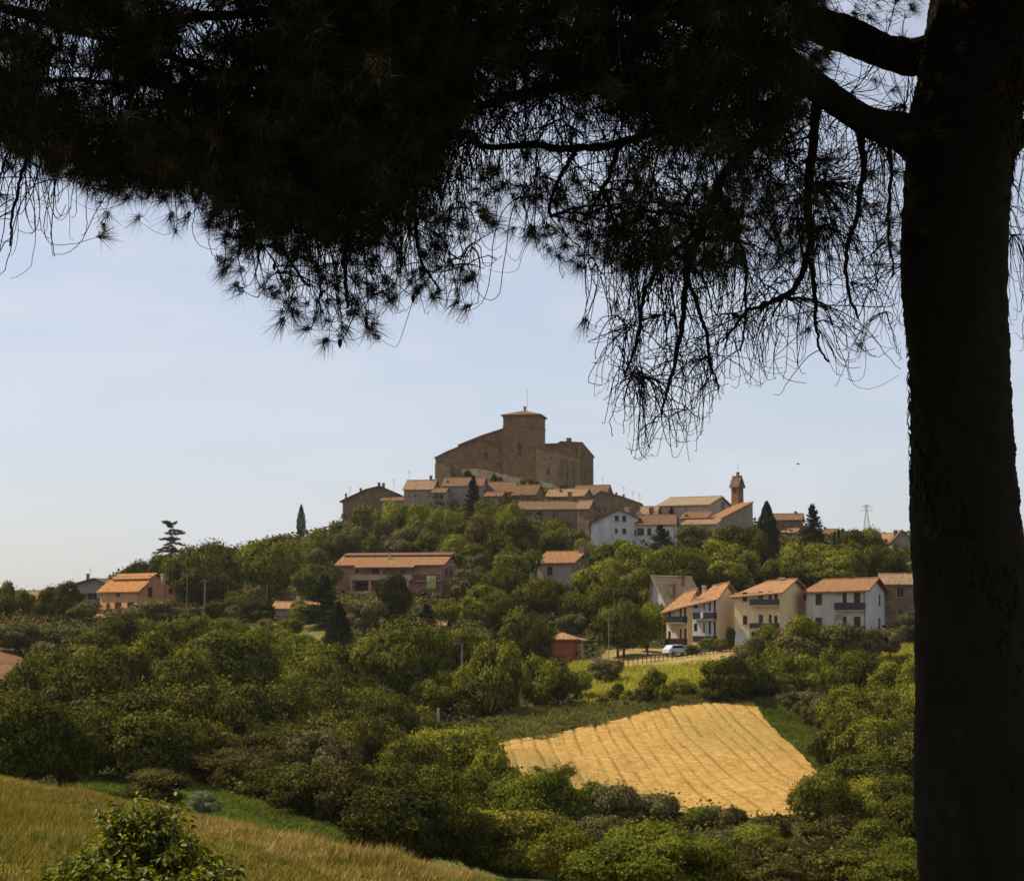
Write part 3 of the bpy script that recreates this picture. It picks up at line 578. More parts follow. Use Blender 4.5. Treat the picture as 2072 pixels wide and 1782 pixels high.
# rubble slope under the keep
m = MB(); pts_t = []; pts_b = []
for u_, vt, vb_ in [(935, 950, 985), (965, 948, 990), (1000, 955, 995), (1030, 962, 1000), (1060, 968, 1003), (1100, 975, 1006), (1140, 985, 1008), (1205, 992, 1015)]:
    pts_t.append(at(u_, vt, 498)); pts_b.append(at(u_, vb_ + 15, 492))
for i in range(len(pts_t) - 1): m.poly([pts_b[i], pts_b[i + 1], pts_t[i + 1], pts_t[i]]); m.poly([pts_t[i], pts_t[i + 1], pts_t[i + 1] + Vector((0, 3, -3)), pts_t[i] + Vector((0, 3, -3))])
for i in (0, len(pts_t) - 1): m.poly([pts_b[i], pts_t[i], pts_t[i] + Vector((0, 3, -3)), pts_b[i] + Vector((0, 3, -1))])
tag(m.build('retaining_wall', MT['rubble']), 'grey rubble retaining wall sloping down below the castle keep', 'wall')
# ---- village on the hilltop
h = House('village_house', 'brown gabled house with two chimneys at the left end of the village', 'house', 693, 806, 812, 1060, 1016, 470, 5, MT['village'], VG, depth=10)
pr = PF(h, [(806, 999), (769, 983), (740, 990), (693, 1012)]); pr[0] = (0, pr[0][1]); pr[-1] = (h.W, pr[-1][1])
h.win('F', 750, 1006, 757, 1012); h.win('F', 716, 1030, 721, 1040); h.walls('profile', profile=pr); h.roof('profile', kind='old', profile=pr, ov=.7, th=.25)
h.chimney(767, 976, 985, y=3); h.chimney(776, 977, 987, y=4); h.chimney(730, 987, 996, y=5, w=.5); h.chimney(700, 998, 1010, y=5, w=.4); h.antenna(797, 969, 992); h.antenna(708, 984, 1008)
m_ = MB(); m_.box(h.L(h.W - .3, -.2, -1), h.L(h.W, -.004, h.H - .3)); m_.build('pilaster', MT['grey'], h.root)
h.balcony(692, 1040, 700, 1048, dep=1.0); h.done()
simple('village_house', 'low orange roofed house between the leftmost gabled house and the tan roofed house', 771, 822, 828, 1030, 1012, 466, 8, 'village_grey', 'F', 1.0, 'rust', group=VG, depth=6, ov=.4)
simple('village_house', 'grey plastered house with light tan roof, second from the left end of the village', 817, 874, 899, 1035, 989, 462, 10, 'village_grey', 'F', 2.4, 'tan', group=VG, depth=9,
       wins=[('F', 838, 1000, 843, 1006), ('F', 846, 1018, 850, 1023), ('F', 868, 996, 871, 1006)], ants=[(828, 951, 968)], chim=[(872, 962, 972)])
simple('village_house', 'small grey house with a white terrace canopy below the castle wing', 874, 899, 906, 1035, 996, 459, 10, 'grey', 'F', 1.2, 'old', group=VG, depth=7,
       wins=[('F', 879, 988 + 10, 887, 1009), ('F', 889, 998, 897, 1008), ('F', 880, 1014, 895, 1022)], bal=[(877, 1003, 898, 1010, .9)])
simple('village_house', 'grey brown house with wide reddish orange roof below the castle wing', 895, 975, 988, 1040, 982, 463, 8, 'village_grey', 'F', 2.2, 'rust', group=VG, depth=9,
       wins=[('F', 914, 1000, 917, 1008), ('F', 950, 1000, 955, 1010)], chim=[(906, 972, 984, dict(y=2))])
simple('village_house', 'long house with broad rust coloured roof below the foot of the keep', 976, 1040, 1050, 1035, 994, 466, 6, 'village', 'F', 2.6, 'rust', group=VG, depth=9, wins=[('F', 1000, 1003, 1006, 1012)])
simple('village_house', 'small shed roofed house with short rust roof in front of the long rust roof', 981, 1014, 1030, 1035, 1003, 458, 12, 'village', 'F', 1.1, 'rust', group=VG, depth=6)
simple('village_house', 'dark brown gable ended house with shallow roof, below the right side of the keep', 1037, 1084, 1101, 1035, 998, 462, 30, 'village', 'F', 2.2, 'old', group=VG, wins=[('F', 1050, 1010, 1055, 1017)])
simple('village_house', 'long low brown house with sloping pale edged roof below the castle range', 1104, 1180, 1200, 1035, 1003, 468, 16, 'village', 'F', 2.0, 'tan', group=VG, depth=10, wins=[('F', 1120, 1012, 1126, 1019)], chim=[(1135, 990, 1000, dict(y=3))])
simple('village_house', 'brown house with old tan roof squeezed between the castle range and the large right gable', 1160, 1225, 1240, 1040, 1000, 476, 14, 'village', 'F', 2.6, 'old', group=VG, depth=10, ants=[(1219, 966, 986)])
h = House('village_house', 'largest dark brown gabled house with pale roof edge, right end of the old village', 'house', 1184, 1297, 1303, 1090, 1034, 456, 6, MT['village'], VG, depth=14)
pr = PF(h, [(1297, 1018), (1255, 1003), (1216, 993), (1203, 1002), (1184, 1014)]); pr[0] = (0, pr[0][1]); pr[-1] = (h.W, pr[-1][1])
for w in [(1209, 1026, 1216, 1038), (1222, 1026, 1228, 1037), (1280, 1030, 1285, 1040)]: h.win('F', *w)
h.walls('profile', profile=pr); h.roof('profile', kind='tan', profile=pr, ov=.35, th=.3)
h.chimney(1232, 989, 1000, y=3); h.chimney(1247, 996, 1006, y=3, w=.5); h.chimney(1262, 1000, 1010, y=3, w=.5); h.antenna(1262, 984, 1008); h.antenna(1281, 994, 1012); h.antenna(1294, 998, 1016); h.done()
simple('village_house', 'brown stone house with long tan roof and tall windows above the dense trees', 1047, 1184, 1196, 1100, 1029, 440, 9, 'village', 'F', 2.0, 'old', group=VG, depth=9,
       wins=[('F', 1066, 1033, 1070, 1043), ('F', 1089, 1033, 1096, 1050), ('F', 1118, 1033, 1124, 1050), ('F', 1088, 1058, 1095, 1068), ('F', 1150, 1055, 1156, 1066)], chim=[(1153, 995, 1014, dict(w=.9))])
simple('village_house', 'small brown house with little pale gabled roof wedged beside the tall windowed stone house', 1168, 1192, 1204, 1070, 1026, 437, 30, 'village', 'F', 1.6, 'tan', group=VG)
h = House('white_house', 'white house with sloping gable and small dark windows at the left below the church', 'house', 1196, 1292, 1300, 1110, 1060, 415, 6, MT['white'], None, depth=11)
pr = PF(h, [(1292, 1047), (1262, 1034), (1250, 1031), (1228, 1042), (1196, 1058)]); pr[0] = (0, pr[0][1]); pr[-1] = (h.W, max(pr[-1][1], .03))
for w in [(1244, 1043, 1252, 1054), (1259, 1043, 1267, 1055), (1244, 1069, 1250, 1078), (1259, 1069, 1267, 1080), (1284, 1072, 1299, 1084)]: h.win('F', *w, glass='shut')
h.walls('profile', profile=pr); h.roof('profile', kind='old', profile=pr, ov=.6, th=.22); h.chimney(1268, 1026, 1040, w=1.0, y=2, mat='stack_lt'); h.chimney(1281, 1029, 1045, w=.8, y=3); h.done()
simple('white_house_annex', 'lower white annex with long brown roof joined to the right of the white house', 1288, 1366, 1378, 1110, 1060, 413, 8, 'white', 'F', 2.2, 'old', depth=8,
       wins=[('F', 1310, 1068, 1318, 1083, dict(glass='shut')), ('F', 1288, 1068, 1303, 1083, dict(glass='shut')), ('F', 1349, 1072, 1354, 1083, dict(glass='shut'))], chim=[(1318, 1030, 1050, dict(w=.9, y=5)), (1293, 1036, 1050, dict(w=1.2, mat='stack_lt'))], gutter=True)
simple('village_house', 'orange roofed house with round chimney between the big gable and the church', 1296, 1328, 1336, 1075, 1040, 446, 10, 'church', 'F', 2.0, 'tan', group=VG, depth=9, chim=[(1318, 1026, 1044, dict(w=1.0, y=1))])
# ---- church
h = House('church', 'pale plastered church nave with long mossy tan roof on the ridge', 'church', 1332, 1434, 1484, 1075, 1020, 448, 26, MT['church'], None)
h.win('S', 1459, 1016, 1466, 1034, sill=False)
h.walls('F', rise_px(20, 448)); h.roof('F', rise_px(20, 448), .5, 'grey', .45, .25)
m_ = MB(); x = h.pF(1388, 1040)[0]; m_.tube([h.L(x, -.1, -2), h.L(x, -.1, h.H - .1)], .07, 5); m_.build('downpipe', MT['stack'], h.root)
m_ = MB(); m_.box(h.L(h.W - 1.0, -.12, -3), h.L(h.W - .002, -.004, h.H - .1)); m_.build('corner_pier', MT['stack'], h.root); h.done()
simple('aisle_building', 'low church aisle with short orange tiled roof against the nave wall', 1378, 1430, 1440, 1090, 1047, 438, 24, 'church', 'shedF', 1.4, 'rust', cat='church annex', depth=3.6, chim=[(1389, 1040, 1049, dict(y=.8, w=.5))])
h = House('chapel', 'church front building with dark stone gable and long red tiled roof right of the nave', 'church annex', 1434, 1454, 1524, 1102, 1051, 436, 68, MT['church'], None, MT['village'])
h.root['label'] = 'church front building with grey stone gable and red tiled lean-to roof right of the nave'
m = MB(); W, D, H = h.W, h.D, h.H; zt = at(1524, 1015, h.o.y + h.b.y * D).z - h.o.z; W = 7.5
m.poly([h.L(0, 0, -4), (0, D, -4), (0, D, zt), (0, 0, H)]); m.poly([h.L(0, 0, -4), h.L(W, 0, -4), h.L(W, 0, H), h.L(0, 0, H)])
m.poly([h.L(0, D, -4), h.L(W, D, -4), h.L(W, D, zt), h.L(0, D, zt)]); m.poly([h.L(W, 0, -4), h.L(W, D, -4), h.L(W, D, zt), h.L(W, 0, H)]); m.build('wall', [MT['village_grey']], h.root)
m = MB(); sl = (zt - H) / D; m.slab([h.L(-.4, -.5, H + .1 - .5 * sl), h.L(W, -.5, H + .1 - .5 * sl), h.L(W, D + .1, zt + .1), h.L(-.4, D + .1, zt + .1)], .25); h.rf = m.build('roof', tiles('new', 'x'), h.root); h.done()
simple('outbuilding', 'small pinkish church outbuilding below the aisle roof', 1380, 1448, 1456, 1102, 1060, 430, 20, 'church', 'shedF', 1.2, 'tan', cat='church annex', depth=5, wins=[('F', 1425, 1078, 1431, 1084)])
h = House('bell_tower', 'slim brown brick bell tower with small gabled cap behind the church', 'bell tower', 1480, 1494, 1505, 1050, 980, 445, 38, MT['tower'], None)
h.win('F', 1484, 985, 1488, 1000, sill=False); h.win('S', 1497, 985, 1501, 1000, sill=False)
h.walls('F', rise_px(17, 445)); h.roof('F', rise_px(17, 445), .5, 'old', .35, .25); h.chimney(1493, 955, 962, w=.5)
m_ = MB(); m_.box(h.L(-.12, -.12, h.H - .5), h.L(h.W + .12, h.D + .12, h.H - .25)); m_.build('cornice', MT['tower'], h.root); h.antenna(1493, 935, 956, None, 0); h.done()
# ---- right part of the ridge
simple('village_house', 'long brown house with low dark roof right of the tall cypress beside the church', 1562, 1622, 1634, 1100, 1051, 456, 12, 'village', 'F', 1.6, 'rust', group=VG, depth=9, wins=[('F', 1598, 1062, 1604, 1070), ('F', 1580, 1064, 1586, 1072)], chim=[(1610, 1034, 1044)])
simple('village_house', 'narrow tall brown house with pale sloping roof just right of the tall cypress', 1555, 1580, 1586, 1115, 1052, 444, 14, 'village', 'shedS', -.9, 'tan', group=VG, depth=8, wins=[('F', 1562, 1064, 1567, 1074)])
simple('village_house', 'low grey house with pale roof edge, partly hidden left of the big spruce', 1582, 1612, 1620, 1112, 1077, 440, 12, 'village_grey', 'shedF', 1.2, 'tan', group=VG, depth=7, wins=[('F', 1590, 1084, 1596, 1092)])
simple('village_house', 'small brown house with rust roof between the big spruce and the pair of thin cypresses', 1668, 1690, 1698, 1120, 1080, 446, 14, 'village', 'F', 1.2, 'rust', group=VG, depth=7)
simple('village_house', 'grey gabled house with reddish roofs high up beside the pine trunk', 1806, 1848, 1870, 1140, 1094, 420, 4, 'village_grey', 'S', 2.3, 'rust', group=VG, depth=9, wins=[('F', 1833, 1104, 1839, 1120)], chim=[(1812, 1072, 1084, dict(w=.7))])
simple('village_house', 'low house with pale tiled roof left of the grey gabled house by the pine trunk', 1771, 1806, 1816, 1132, 1094, 428, 12, 'grey', 'F', 1.8, 'pink', group=VG, depth=8)
simple('village_house', 'house with bright rust red roof half hidden behind the pine trunk', 1826, 1850, 1890, 1160, 1138, 385, 10, 'village_grey', 'F', 1.6, 'rust', group=VG, depth=9)
simple('village_house', 'house with tan tiled roof below the rust red roof by the pine trunk', 1832, 1853, 1895, 1172, 1152, 372, 10, 'village_grey', 'F', 1.5, 'tan', group=VG, depth=8)
simple('stone_house', 'old brown stone house with frayed pale roof between the white block and the pine trunk', 1787, 1862, 1895, 1282, 1181, 278, 8, 'village', 'F', 1.5, 'tan', depth=9,
       wins=[('F', 1815, 1187, 1829, 1208), ('F', 1818, 1232, 1827, 1248), ('F', 1838, 1240, 1852, 1262)])
simple('village_house', 'brown house with dark windows beyond the right side of the pine trunk', 2048, 2100, 2120, 1110, 1082, 440, 12, 'village', 'F', 1.6, 'rust', group=VG, depth=9, wins=[('F', 2060, 1088, 2066, 1096)])
simple('village_house', 'pale house with pinkish tiled roof beyond the right side of the pine trunk', 2050, 2100, 2120, 1145, 1112, 400, 12, 'white', 'F', 1.6, 'pink', group=VG, depth=9, wins=[('F', 2062, 1118, 2068, 1130)])
# ---- tan roofed white house
h = House('tan_roof_house', 'white house almost covered by a steep pinkish tan roof, behind the row of cream houses', 'house', 1318, 1346, 1420, 1262, 1214, 292, 42, MT['white'], None)
h.win('F', 1328, 1219, 1333, 1232); h.win('F', 1337, 1222, 1342, 1238)
h.walls('S', 3.6, .85); h.roof('S', 3.6, .85, 'pale', .5, .22)
h.chimney(1360, 1180, 1200, w=.7, y=2.2, dep=.8); h.chimney(1378, 1164, 1178, w=.8, y=4.2, dep=.8); h.done()
# ---- row of cream and white houses
G3 = 'houses in the row above the wheat field'
h = House('row_house', 'leftmost narrow cream house of the row above the wheat field, with two dark balconies', 'house', 1349, 1391, 1420, 1322, 1218, 272, 40, MT['pale_cream'], G3, MT['cream'])
h.fall = 0.8; h.lh = 2.6
for z in (0, 46):
    h.win('F', 1352, 1231 + z, 1357, 1250 + z, glass='shut', sill=False); h.win('F', 1375, 1227 + z, 1379, 1252 + z, kind='balcony_door', glass='shut'); h.win('F', 1384, 1225 + z, 1389, 1256 + z, kind='balcony_door', glass='shut')
h.walls('F', rise_px(24, 272)); h.roof('F', rise_px(24, 272), .5, 'pink', .7, .18)
h.balcony(1356, 1246, 1391, 1259, solid=MT['rail']); h.balcony(1356, 1291, 1391, 1304, solid=MT['rail']); h.box('garage_band', .6, -.05, -.6, h.W - .6, -.004, 1.9, MT['brown_lt']); h.done()
h = House('row_house', 'white fronted house with cream gable side, a white cloth on its upper balcony', 'house', 1401, 1451, 1488, 1318, 1207, 266, 34, MT['white'], G3, MT['pale_cream'])
h.fall = 0.75; h.lh = 2.6
for z in (0, 47):
    h.win('F', 1404, 1207 + z + 7, 1411, 1230 + z, glass='shut', sill=False); h.win('F', 1423, 1212 + z, 1426, 1233 + z, kind='balcony_door', glass='shut', sill=False); h.win('F', 1434, 1210 + z, 1438, 1236 + z, kind='balcony_door', glass='shut'); h.win('F', 1444, 1210 + z, 1450, 1242 + z, kind='balcony_door', glass='shut')
h.win('F', 1418, 1290, 1446, 1312, kind='garage_door', glass='shut', sill=False); h.win('S', 1474, 1286, 1486, 1294)
h.walls('F', rise_px(27, 266)); h.roof('F', rise_px(27, 266), .5, 'pink', .7, .18)
h.balcony(1409, 1239, 1451, 1252, solid=MT['rail']); h.balcony(1409, 1286, 1451, 1298, solid=MT['rail']); h.chimney(1425, 1184, 1196, w=.5, mat='stack_lt', y=2.5, dep=.5); h.chimney(1446, 1183, 1190, w=.4, mat='stack_lt', y=3, dep=.4); 
m_ = MB(); x, z = h.pF(1428, 1240); m_.box(h.L(x - .2, -1.16, z - .7), h.L(x + .22, -1.105, z + .15)); m_.build('white_cloth', MT['white'], h.root); h.done()
h = House('row_house', 'broad pale yellow house in the middle of the row with long green and black balconies', 'house', 1487, 1579, 1633, 1312, 1197, 262, 27, MT['cream'], G3)
h.fall = 0.5; h.lh = 3.2
for z in (0, 47):
    h.win('F', 1503, 1198 + z, 1512, 1216 + z, glass='shut'); h.win('F', 1535, 1196 + z, 1544, 1220 + z, kind='balcony_door'); h.win('F', 1556, 1196 + z, 1561, 1222 + z, kind='balcony_door', glass='shut')
    h.win('F', 1567, 1195 + z + 3, 1573, 1224 + z, kind='balcony_door', glass='shut')
h.win('S', 1627, 1198, 1631, 1214, glass='shut'); h.win('F', 1520, 1278, 1550, 1300, kind='garage_door', glass='shut', sill=False)
h.walls('F', rise_px(26, 262)); h.roof('F', rise_px(26, 262), .5, 'pink', .7, .18)
h.balcony(1522, 1212, 1577, 1224, solid=MT['rail']); h.balcony(1522, 1260, 1577, 1271, solid=MT['rail']); h.chimney(1580, 1168, 1180, w=.5, mat='stack_lt'); h.chimney(1585, 1168, 1180, w=.5, mat='stack_lt')
h.box('ground_floor_band', h.pF(1516, 1290)[0], -.05, -2, h.W - .003, -.004, h.pF(1500, 1272)[1], MT['white']); h.done()
h = House('row_house', 'white house with orange roof at the right end of the row above the field', 'house', 1633, 1752, 1791, 1300, 1193, 264, 21, MT['white'], G3)
h.fall = 0.2; h.lh = 1.5
for z in (0, 48):
    h.win('F', 1650, 1201 + z, 1663, 1223 + z, glass='shut'); h.win('F', 1705, 1199 + z, 1713, 1221 + z, kind='balcony_door', glass='shut'); h.win('F', 1728, 1199 + z, 1741, 1232 + z, kind='balcony_door', glass='shut')
    h.win('S', 1778, 1202 + z, 1782, 1224 + z, glass='shut')
    x, zc = h.pF(1696, 1199 + z); m_ = MB(); m_.box(h.L(x - .35, -.4, zc - .3), h.L(x + .35, -.004, zc + .25)); m_.build('air_conditioner', MT['frame'], h.root)
h.walls('F', rise_px(25, 264)); h.roof('F', rise_px(25, 264), .5, 'new', .7, .18)
h.balcony(1691, 1219, 1752, 1234, solid=MT['rail']); h.balcony(1691, 1266, 1752, 1281, solid=MT['rail']); h.chimney(1704, 1172, 1186, w=1.0, dep=.8); h.chimney(1723, 1168, 1178, w=.5); h.gutter(); h.done()
# ---- brown apartment building below the village
h = House('apartment_building', 'wide reddish brown apartment building with long terraces and double tiled roof, below the village', 'building', 683, 894, 931, 1218, 1141, 338, 12, MT['brown_dk'], None, MT['brown_dk'], depth=12)
rr6 = rise_px(22, 338)
for w in [(752, 1150, 766, 1160), (718, 1150, 726, 1160), (810, 1153, 821, 1160), (834, 1146, 838, 1160), (718, 1177, 750, 1196), (756, 1178, 779, 1196), (786, 1178, 800, 1196), (815, 1177, 828, 1196), (848, 1198, 867, 1207)]: h.win('F', *w, sill=False)
for w in [(901, 1150, 905.5, 1164), (911, 1152, 916, 1167), (900, 1184, 904, 1198), (911, 1186, 915, 1200)]: h.win('S', *w, glass='shut', sill=False)
h.walls('F', rr6); h.roof('F', rr6, .5, 'new', .6, .2)
W, D, H = h.W, h.D, h.H; sl = rr6 / (D / 2)
m = MB(); xr, _ = h.pF(842, 1142); xl, _ = h.pF(722, 1142)
m.slab([h.L(xr, -1.9, H - 1.9 * sl + .1), h.L(xr, -.45, H - .45 * sl + .12), h.L(xl, -.45, H - .45 * sl + .12), h.L(xl, -1.9, H - 1.9 * sl + .1)], .2); m.build('porch_roof', tiles('new', 'x'), h.root)
m = MB(); m.slab([h.L(-.7, D * .36, H + rr6 * .72 + .42), h.L(-.7, D * .55, H + rr6 + .4), h.L(W + .2, D * .55, H + rr6 + .4), h.L(W + .2, D * .36, H + rr6 * .72 + .42)], .16)
m.box(h.L(-.3, D * .38, H + 1), h.L(W - .3, D * .5, H + rr6 * .72 + .24)); m.build('upper_roof', tiles('rust', 'x'), h.root)
for (za, zb) in ((1163, 1174), (1196, 1211)):
    x0, zt = h.pF(837, za); x1, zb_ = h.pF(714, zb)
    m = MB(); m.box(h.L(x0, -1.7, zb_), h.L(x1, -1.58, zt)); m.box(h.L(x0, -1.575, zb_), h.L(x1, -.004, zb_ + .2)); m.box(h.L(x0, -1.57, zb_ + .21), h.L(x0 + .12, -.004, zt)); m.box(h.L(x1 - .12, -1.57, zb_ + .21), h.L(x1, -.004, zt)); m.build('terrace', MT['brown_lt'], h.root)
z_up = h.pF(760, 1174)[1] - .01
for uu in (715, 753, 792, 830):
    x, _ = h.pF(uu, 1210); m = MB(); m.box(h.L(x - .17, -1.69, -3), h.L(x + .17, -1.35, z_up)); m.build('pillar', MT['brown_lt'], h.root)
xa, za = h.pF(778, 1146); xb, zb = h.pF(773, 1162); m = MB(); m.slab([h.L(xa, -1.5, za), h.L(xa - .35, -1.5, za), h.L(xb - .3, -1.5, zb), h.L(xb + .1, -1.5, zb)], .2); m.build('stair_beam', MT['pinkgrey'], h.root)
for (v_, nm_) in ((1174, 1), (1208, 0)):
    x0, z = h.pF(893, v_); x1, _ = h.pF(841, v_); m = MB(); m.box(h.L(x0, -.9, z - .15), h.L(x1, -.004, z)); b_ = m.build('balcony', MT['brown_lt'], h.root)
    if nm_:
        m = MB(); m.box(h.L(x0, -.9, z + .95), h.L(x1, -.85, z + 1.0))
        for i in range(40): x = x0 + (x1 - x0) * i / 40; m.box(h.L(x, -.89, z), h.L(x + .05, -.86, z + .95))
        m.build('railing', MT['rail'], b_)
for v_ in (1142, 1174):
    z_ = h.pS(900, v_)[1]; m = MB(); m.box((.06, 0, z_), (.004, D, z_ + .25)); m.build('string_course', MT['brown_lt'], h.root)
h.chimney(788, 1117, 1134, w=.4, y=3, dep=.4, mat='stack_lt'); brown_h = h; h.done()
MT['lime'] = plain('lime_cloth', (0.36, 0.38, 0.09), .8); MT['blue'] = plain('blue_cloth', (0.09, 0.16, 0.36), .8)
def cloth(h, name, label, u0, v0, u1, v1, mat, y=-.97, slant=0):
    xa, za = h.pF(u0, v1); xb, zb = h.pF(u1, v0); m = MB(); n_ = 9
    p = [h.o + h.a * (xa + (xb - xa) * i / n_) + h.b * (y + .06 * math.sin(i * 1.9)) for i in range(n_ + 1)]
    for i in range(n_):
        s0, s1 = slant * i / n_, slant * (i + 1) / n_
        a_, b_ = p[i] + Vector((0, 0, za + s0)), p[i + 1] + Vector((0, 0, za + s1)); c_, d_ = p[i + 1] + Vector((0, 0, zb)), p[i] + Vector((0, 0, zb)); t_ = h.b * .02
        m.poly([a_, b_, c_, d_]); m.poly([d_ + t_, c_ + t_, b_ + t_, a_ + t_]); m.poly([a_, b_, b_ + t_, a_ + t_]); m.poly([d_, c_, c_ + t_, d_ + t_])
    return tag(m.build(name, MT[mat]), label, 'laundry')
cloth(h, 'hanging_sheet', 'lime green sheet hung over the balcony rail of the brown apartment building', 866, 1165, 885, 1190, 'lime')
cloth(h, 'hanging_towel', 'small white towel beside the lime green sheet on the balcony', 867, 1166, 873, 1176, 'white', y=-1.05)
cloth(h, 'hanging_cloth', 'small blue cloth at the left end of the brown apartment building', 680, 1165, 687, 1176, 'blue', y=-.3)
# ---- grey pink house
simple('pinkish_house', 'pinkish grey house with rust red roof, right of the brown apartment building', 1088, 1160, 1198, 1192, 1136, 345, 28, 'pinkgrey', 'F', rise_px(22, 345), 'new', depth=9, ov=.55,
       wins=[('F', 1107, 1145, 1118, 1165), ('S', 1184, 1145, 1188, 1158), ('S', 1178, 1170, 1182, 1180)], chim=[(1179, 1098, 1120, dict(w=1.1, dep=1.0, y=4.0)), (1091, 1114, 1124, dict(w=.5, y=3))], gutter=True)
# ---- small red hut with porch
h = House('garden_hut', 'small brick red hut with low tan hip roof and pale porch post beside the road', 'hut', 1106, 1160, 1167, 1340, 1293, 262, 10, MT['red'], None, depth=5)
h.walls(None); h.roof('hip', rise=.9, kind='pink', ov=.5, th=.15)
m = MB(); m.slab([h.L(-1.5, -.45, h.H - .1), h.L(-1.5, h.D, h.H - .1), h.L(-.49, h.D, h.H + .12), h.L(-.49, -.45, h.H + .12)], .12); m.build('porch_roof', tiles('pink', 'y'), h.root)
m = MB(); m.box(h.L(-1.35, -.3, -2), h.L(-1.15, -.1, h.H - .22)); m.build('porch_post', MT['frame'], h.root)
m = MB(); m.box(h.L(-.08, -.1, -3), h.L(h.W, -.004, .35)); m.build('plinth', MT['brown_dk'], h.root); h.done()
# ---- orange house and neighbours on the left
h = House('orange_house', 'bright orange plastered house with two-level tiled roof on the left slope', 'house', 202, 281, 357, 1250, 1192, 336, 44, MT['orange'], None)
for w in [(215, 1192, 222, 1198), (236.5, 1192.5, 243, 1207), (215.5, 1220, 220.5, 1230), (232, 1219, 246, 1230), (257, 1218, 271, 1230)]: h.win('F', *w, glass='shut', sill=False)
for w in [(299, 1187, 308, 1208), (341, 1190, 350, 1201)]: h.win('S', *w, glass='shut', sill=False)
rz_ = rise_px(30, 336)
h.walls('F', rz_, .42); W, D, H = h.W, h.D, h.H
m = MB(); ov = .55; sl = rz_ / (D * .42); zf = H + .08 - ov * sl
m.slab([h.L(-ov, -ov, zf), h.L(-ov, D * .27, H + .08 + sl * D * .27), h.L(W + ov, D * .27, H + .08 + sl * D * .27), h.L(W + ov, -ov, zf)], .18)
zu = H + sl * D * .2 + .75
m.slab([h.L(-ov, D * .22, zu), h.L(-ov, D * .42, zu + .95), h.L(W * .93, D * .42, zu + .95), h.L(W * .93, D * .22, zu)], .18)
m.slab([h.L(-ov, D * .42, zu + .945), h.L(-ov, D + .5, H - .1), h.L(W + ov, D + .5, H - .1), h.L(W + ov, D * .42, zu + .945)], .18)
h.rf = m.build('roof', tiles('orange', 'x'), h.root)
m = MB(); m.box(h.L(.02, D * .27, H + .3), h.L(W * .88, D * .41, zu + .55)); m.build('attic_wall', MT['orange'], h.root)
m = MB(); m.poly([h.L(-.002, D * .2, H + sl * D * .2), (.004, D * .42, H + .2), (.004, D * .42, zu + .75), (.004, D * .22, zu - .15)]); m.build('gable_infill', MT['orange'], h.root)
h.gutter(); m = MB(); m.tube([(.1, D * .68, -3), (.1, D * .68, H + .5)], .05, 5); m.tube([(.1, D - .2, -3), (.1, D - .2, H - .2)], .05, 5); m.build('downpipe', MT['dark'], h.root)
h.chimney(330, 1160, 1176, w=.5, mat='stack_lt'); h.done()
simple('garden_shed', 'small lean-to with orange tiled roof attached to the right side of the orange house', 355, 378, 384, 1245, 1220, 340, 10, 'pinkgrey', 'shedS', -.7, 'orange', cat='shed', depth=4)
m = MB(); p0, p1 = at(188, 1248, 326), at(272, 1242, 328)
m.box((p0.x, p0.y, p0.z - 3), (p1.x, p0.y + .4, p0.z + .8)); tag(m.build('terrace_wall', MT['grey']), 'low grey terrace wall in front of the orange house', 'wall')
simple('garden_shed', 'low shed with thin orange roof below the left corner of the orange house', 181, 212, 216, 1262, 1250, 322, 8, 'pinkgrey', 'shedF', .5, 'orange', cat='shed', depth=3)
h = House('grey_house', 'grey gabled house with dark brown roof and wide windows behind the orange house', 'house', 146, 218, 224, 1245, 1182, 372, 5, MT['grey'], None, depth=12)
pr = PF(h, [(218, 1181), (192, 1169.5), (146, 1186)]); pr[0] = (0, max(.03, pr[0][1])); pr[-1] = (h.W, .03)
h.win('F', 158, 1200, 175, 1212); h.win('F', 176, 1199, 196, 1213); h.walls('profile', profile=pr); h.roof('profile', kind='old', profile=pr, ov=.9, th=.25)
h.chimney(178, 1160, 1174, w=.45, y=3); h.antenna(183, 1149, 1172); h.chimney(208, 1174, 1180, w=.3, y=3); h.done()
simple('farm_house', 'low house with faded red roof half hidden by trees at the far left', 24, 80, 88, 1230, 1213, 400, 8, 'grey', 'F', 1.8, 'tan', depth=9, chim=[(20, 1182, 1200, dict(w=.8)), (123, 1181, 1195, dict(w=.5))], ants=[(34, 1182, 1198)])
# ---- small roofs, dry stone wall
simple('garden_store', 'long low store with pinkish tiled roof between the pole and the brown apartment building', 552, 640, 646, 1243, 1230, 318, 6, 'pinkgrey', 'F', 1.0, 'pink', cat='store', depth=5, chim=[(603, 1206, 1218, dict(w=.6, mat='stack_lt'))])
simple('garden_store', 'small white walled store with pink tiled roof among the trees below the apartment building', 845, 900, 905, 1280, 1264, 292, 6, 'white', 'F', .9, 'pink', cat='store', depth=4)
m = MB(); a_, b_ = at(505, 1217, 345), at(596, 1214, 352)
for i in range(14):
    x0 = a_.x + (b_.x - a_.x) * i / 14; x1 = a_.x + (b_.x - a_.x) * (i + 1) / 14; zt = at(550, 1195 + 3 * math.sin(i * 2.1), 348).z
    m.box((x0, 347 + .1 * (i % 2), a_.z - 3), (x1 - .003, 348.2 + .1 * (i % 2), zt))
tag(m.build('dry_stone_wall', MT['drystone']), 'crumbling pale yellow dry stone wall under the trees left of the apartment building', 'wall'); EXCL.append((505, 1196, 594, 1212))
m = MB(); a_ = at(1164, 1347, 261); b_ = at(1215, 1340, 263)
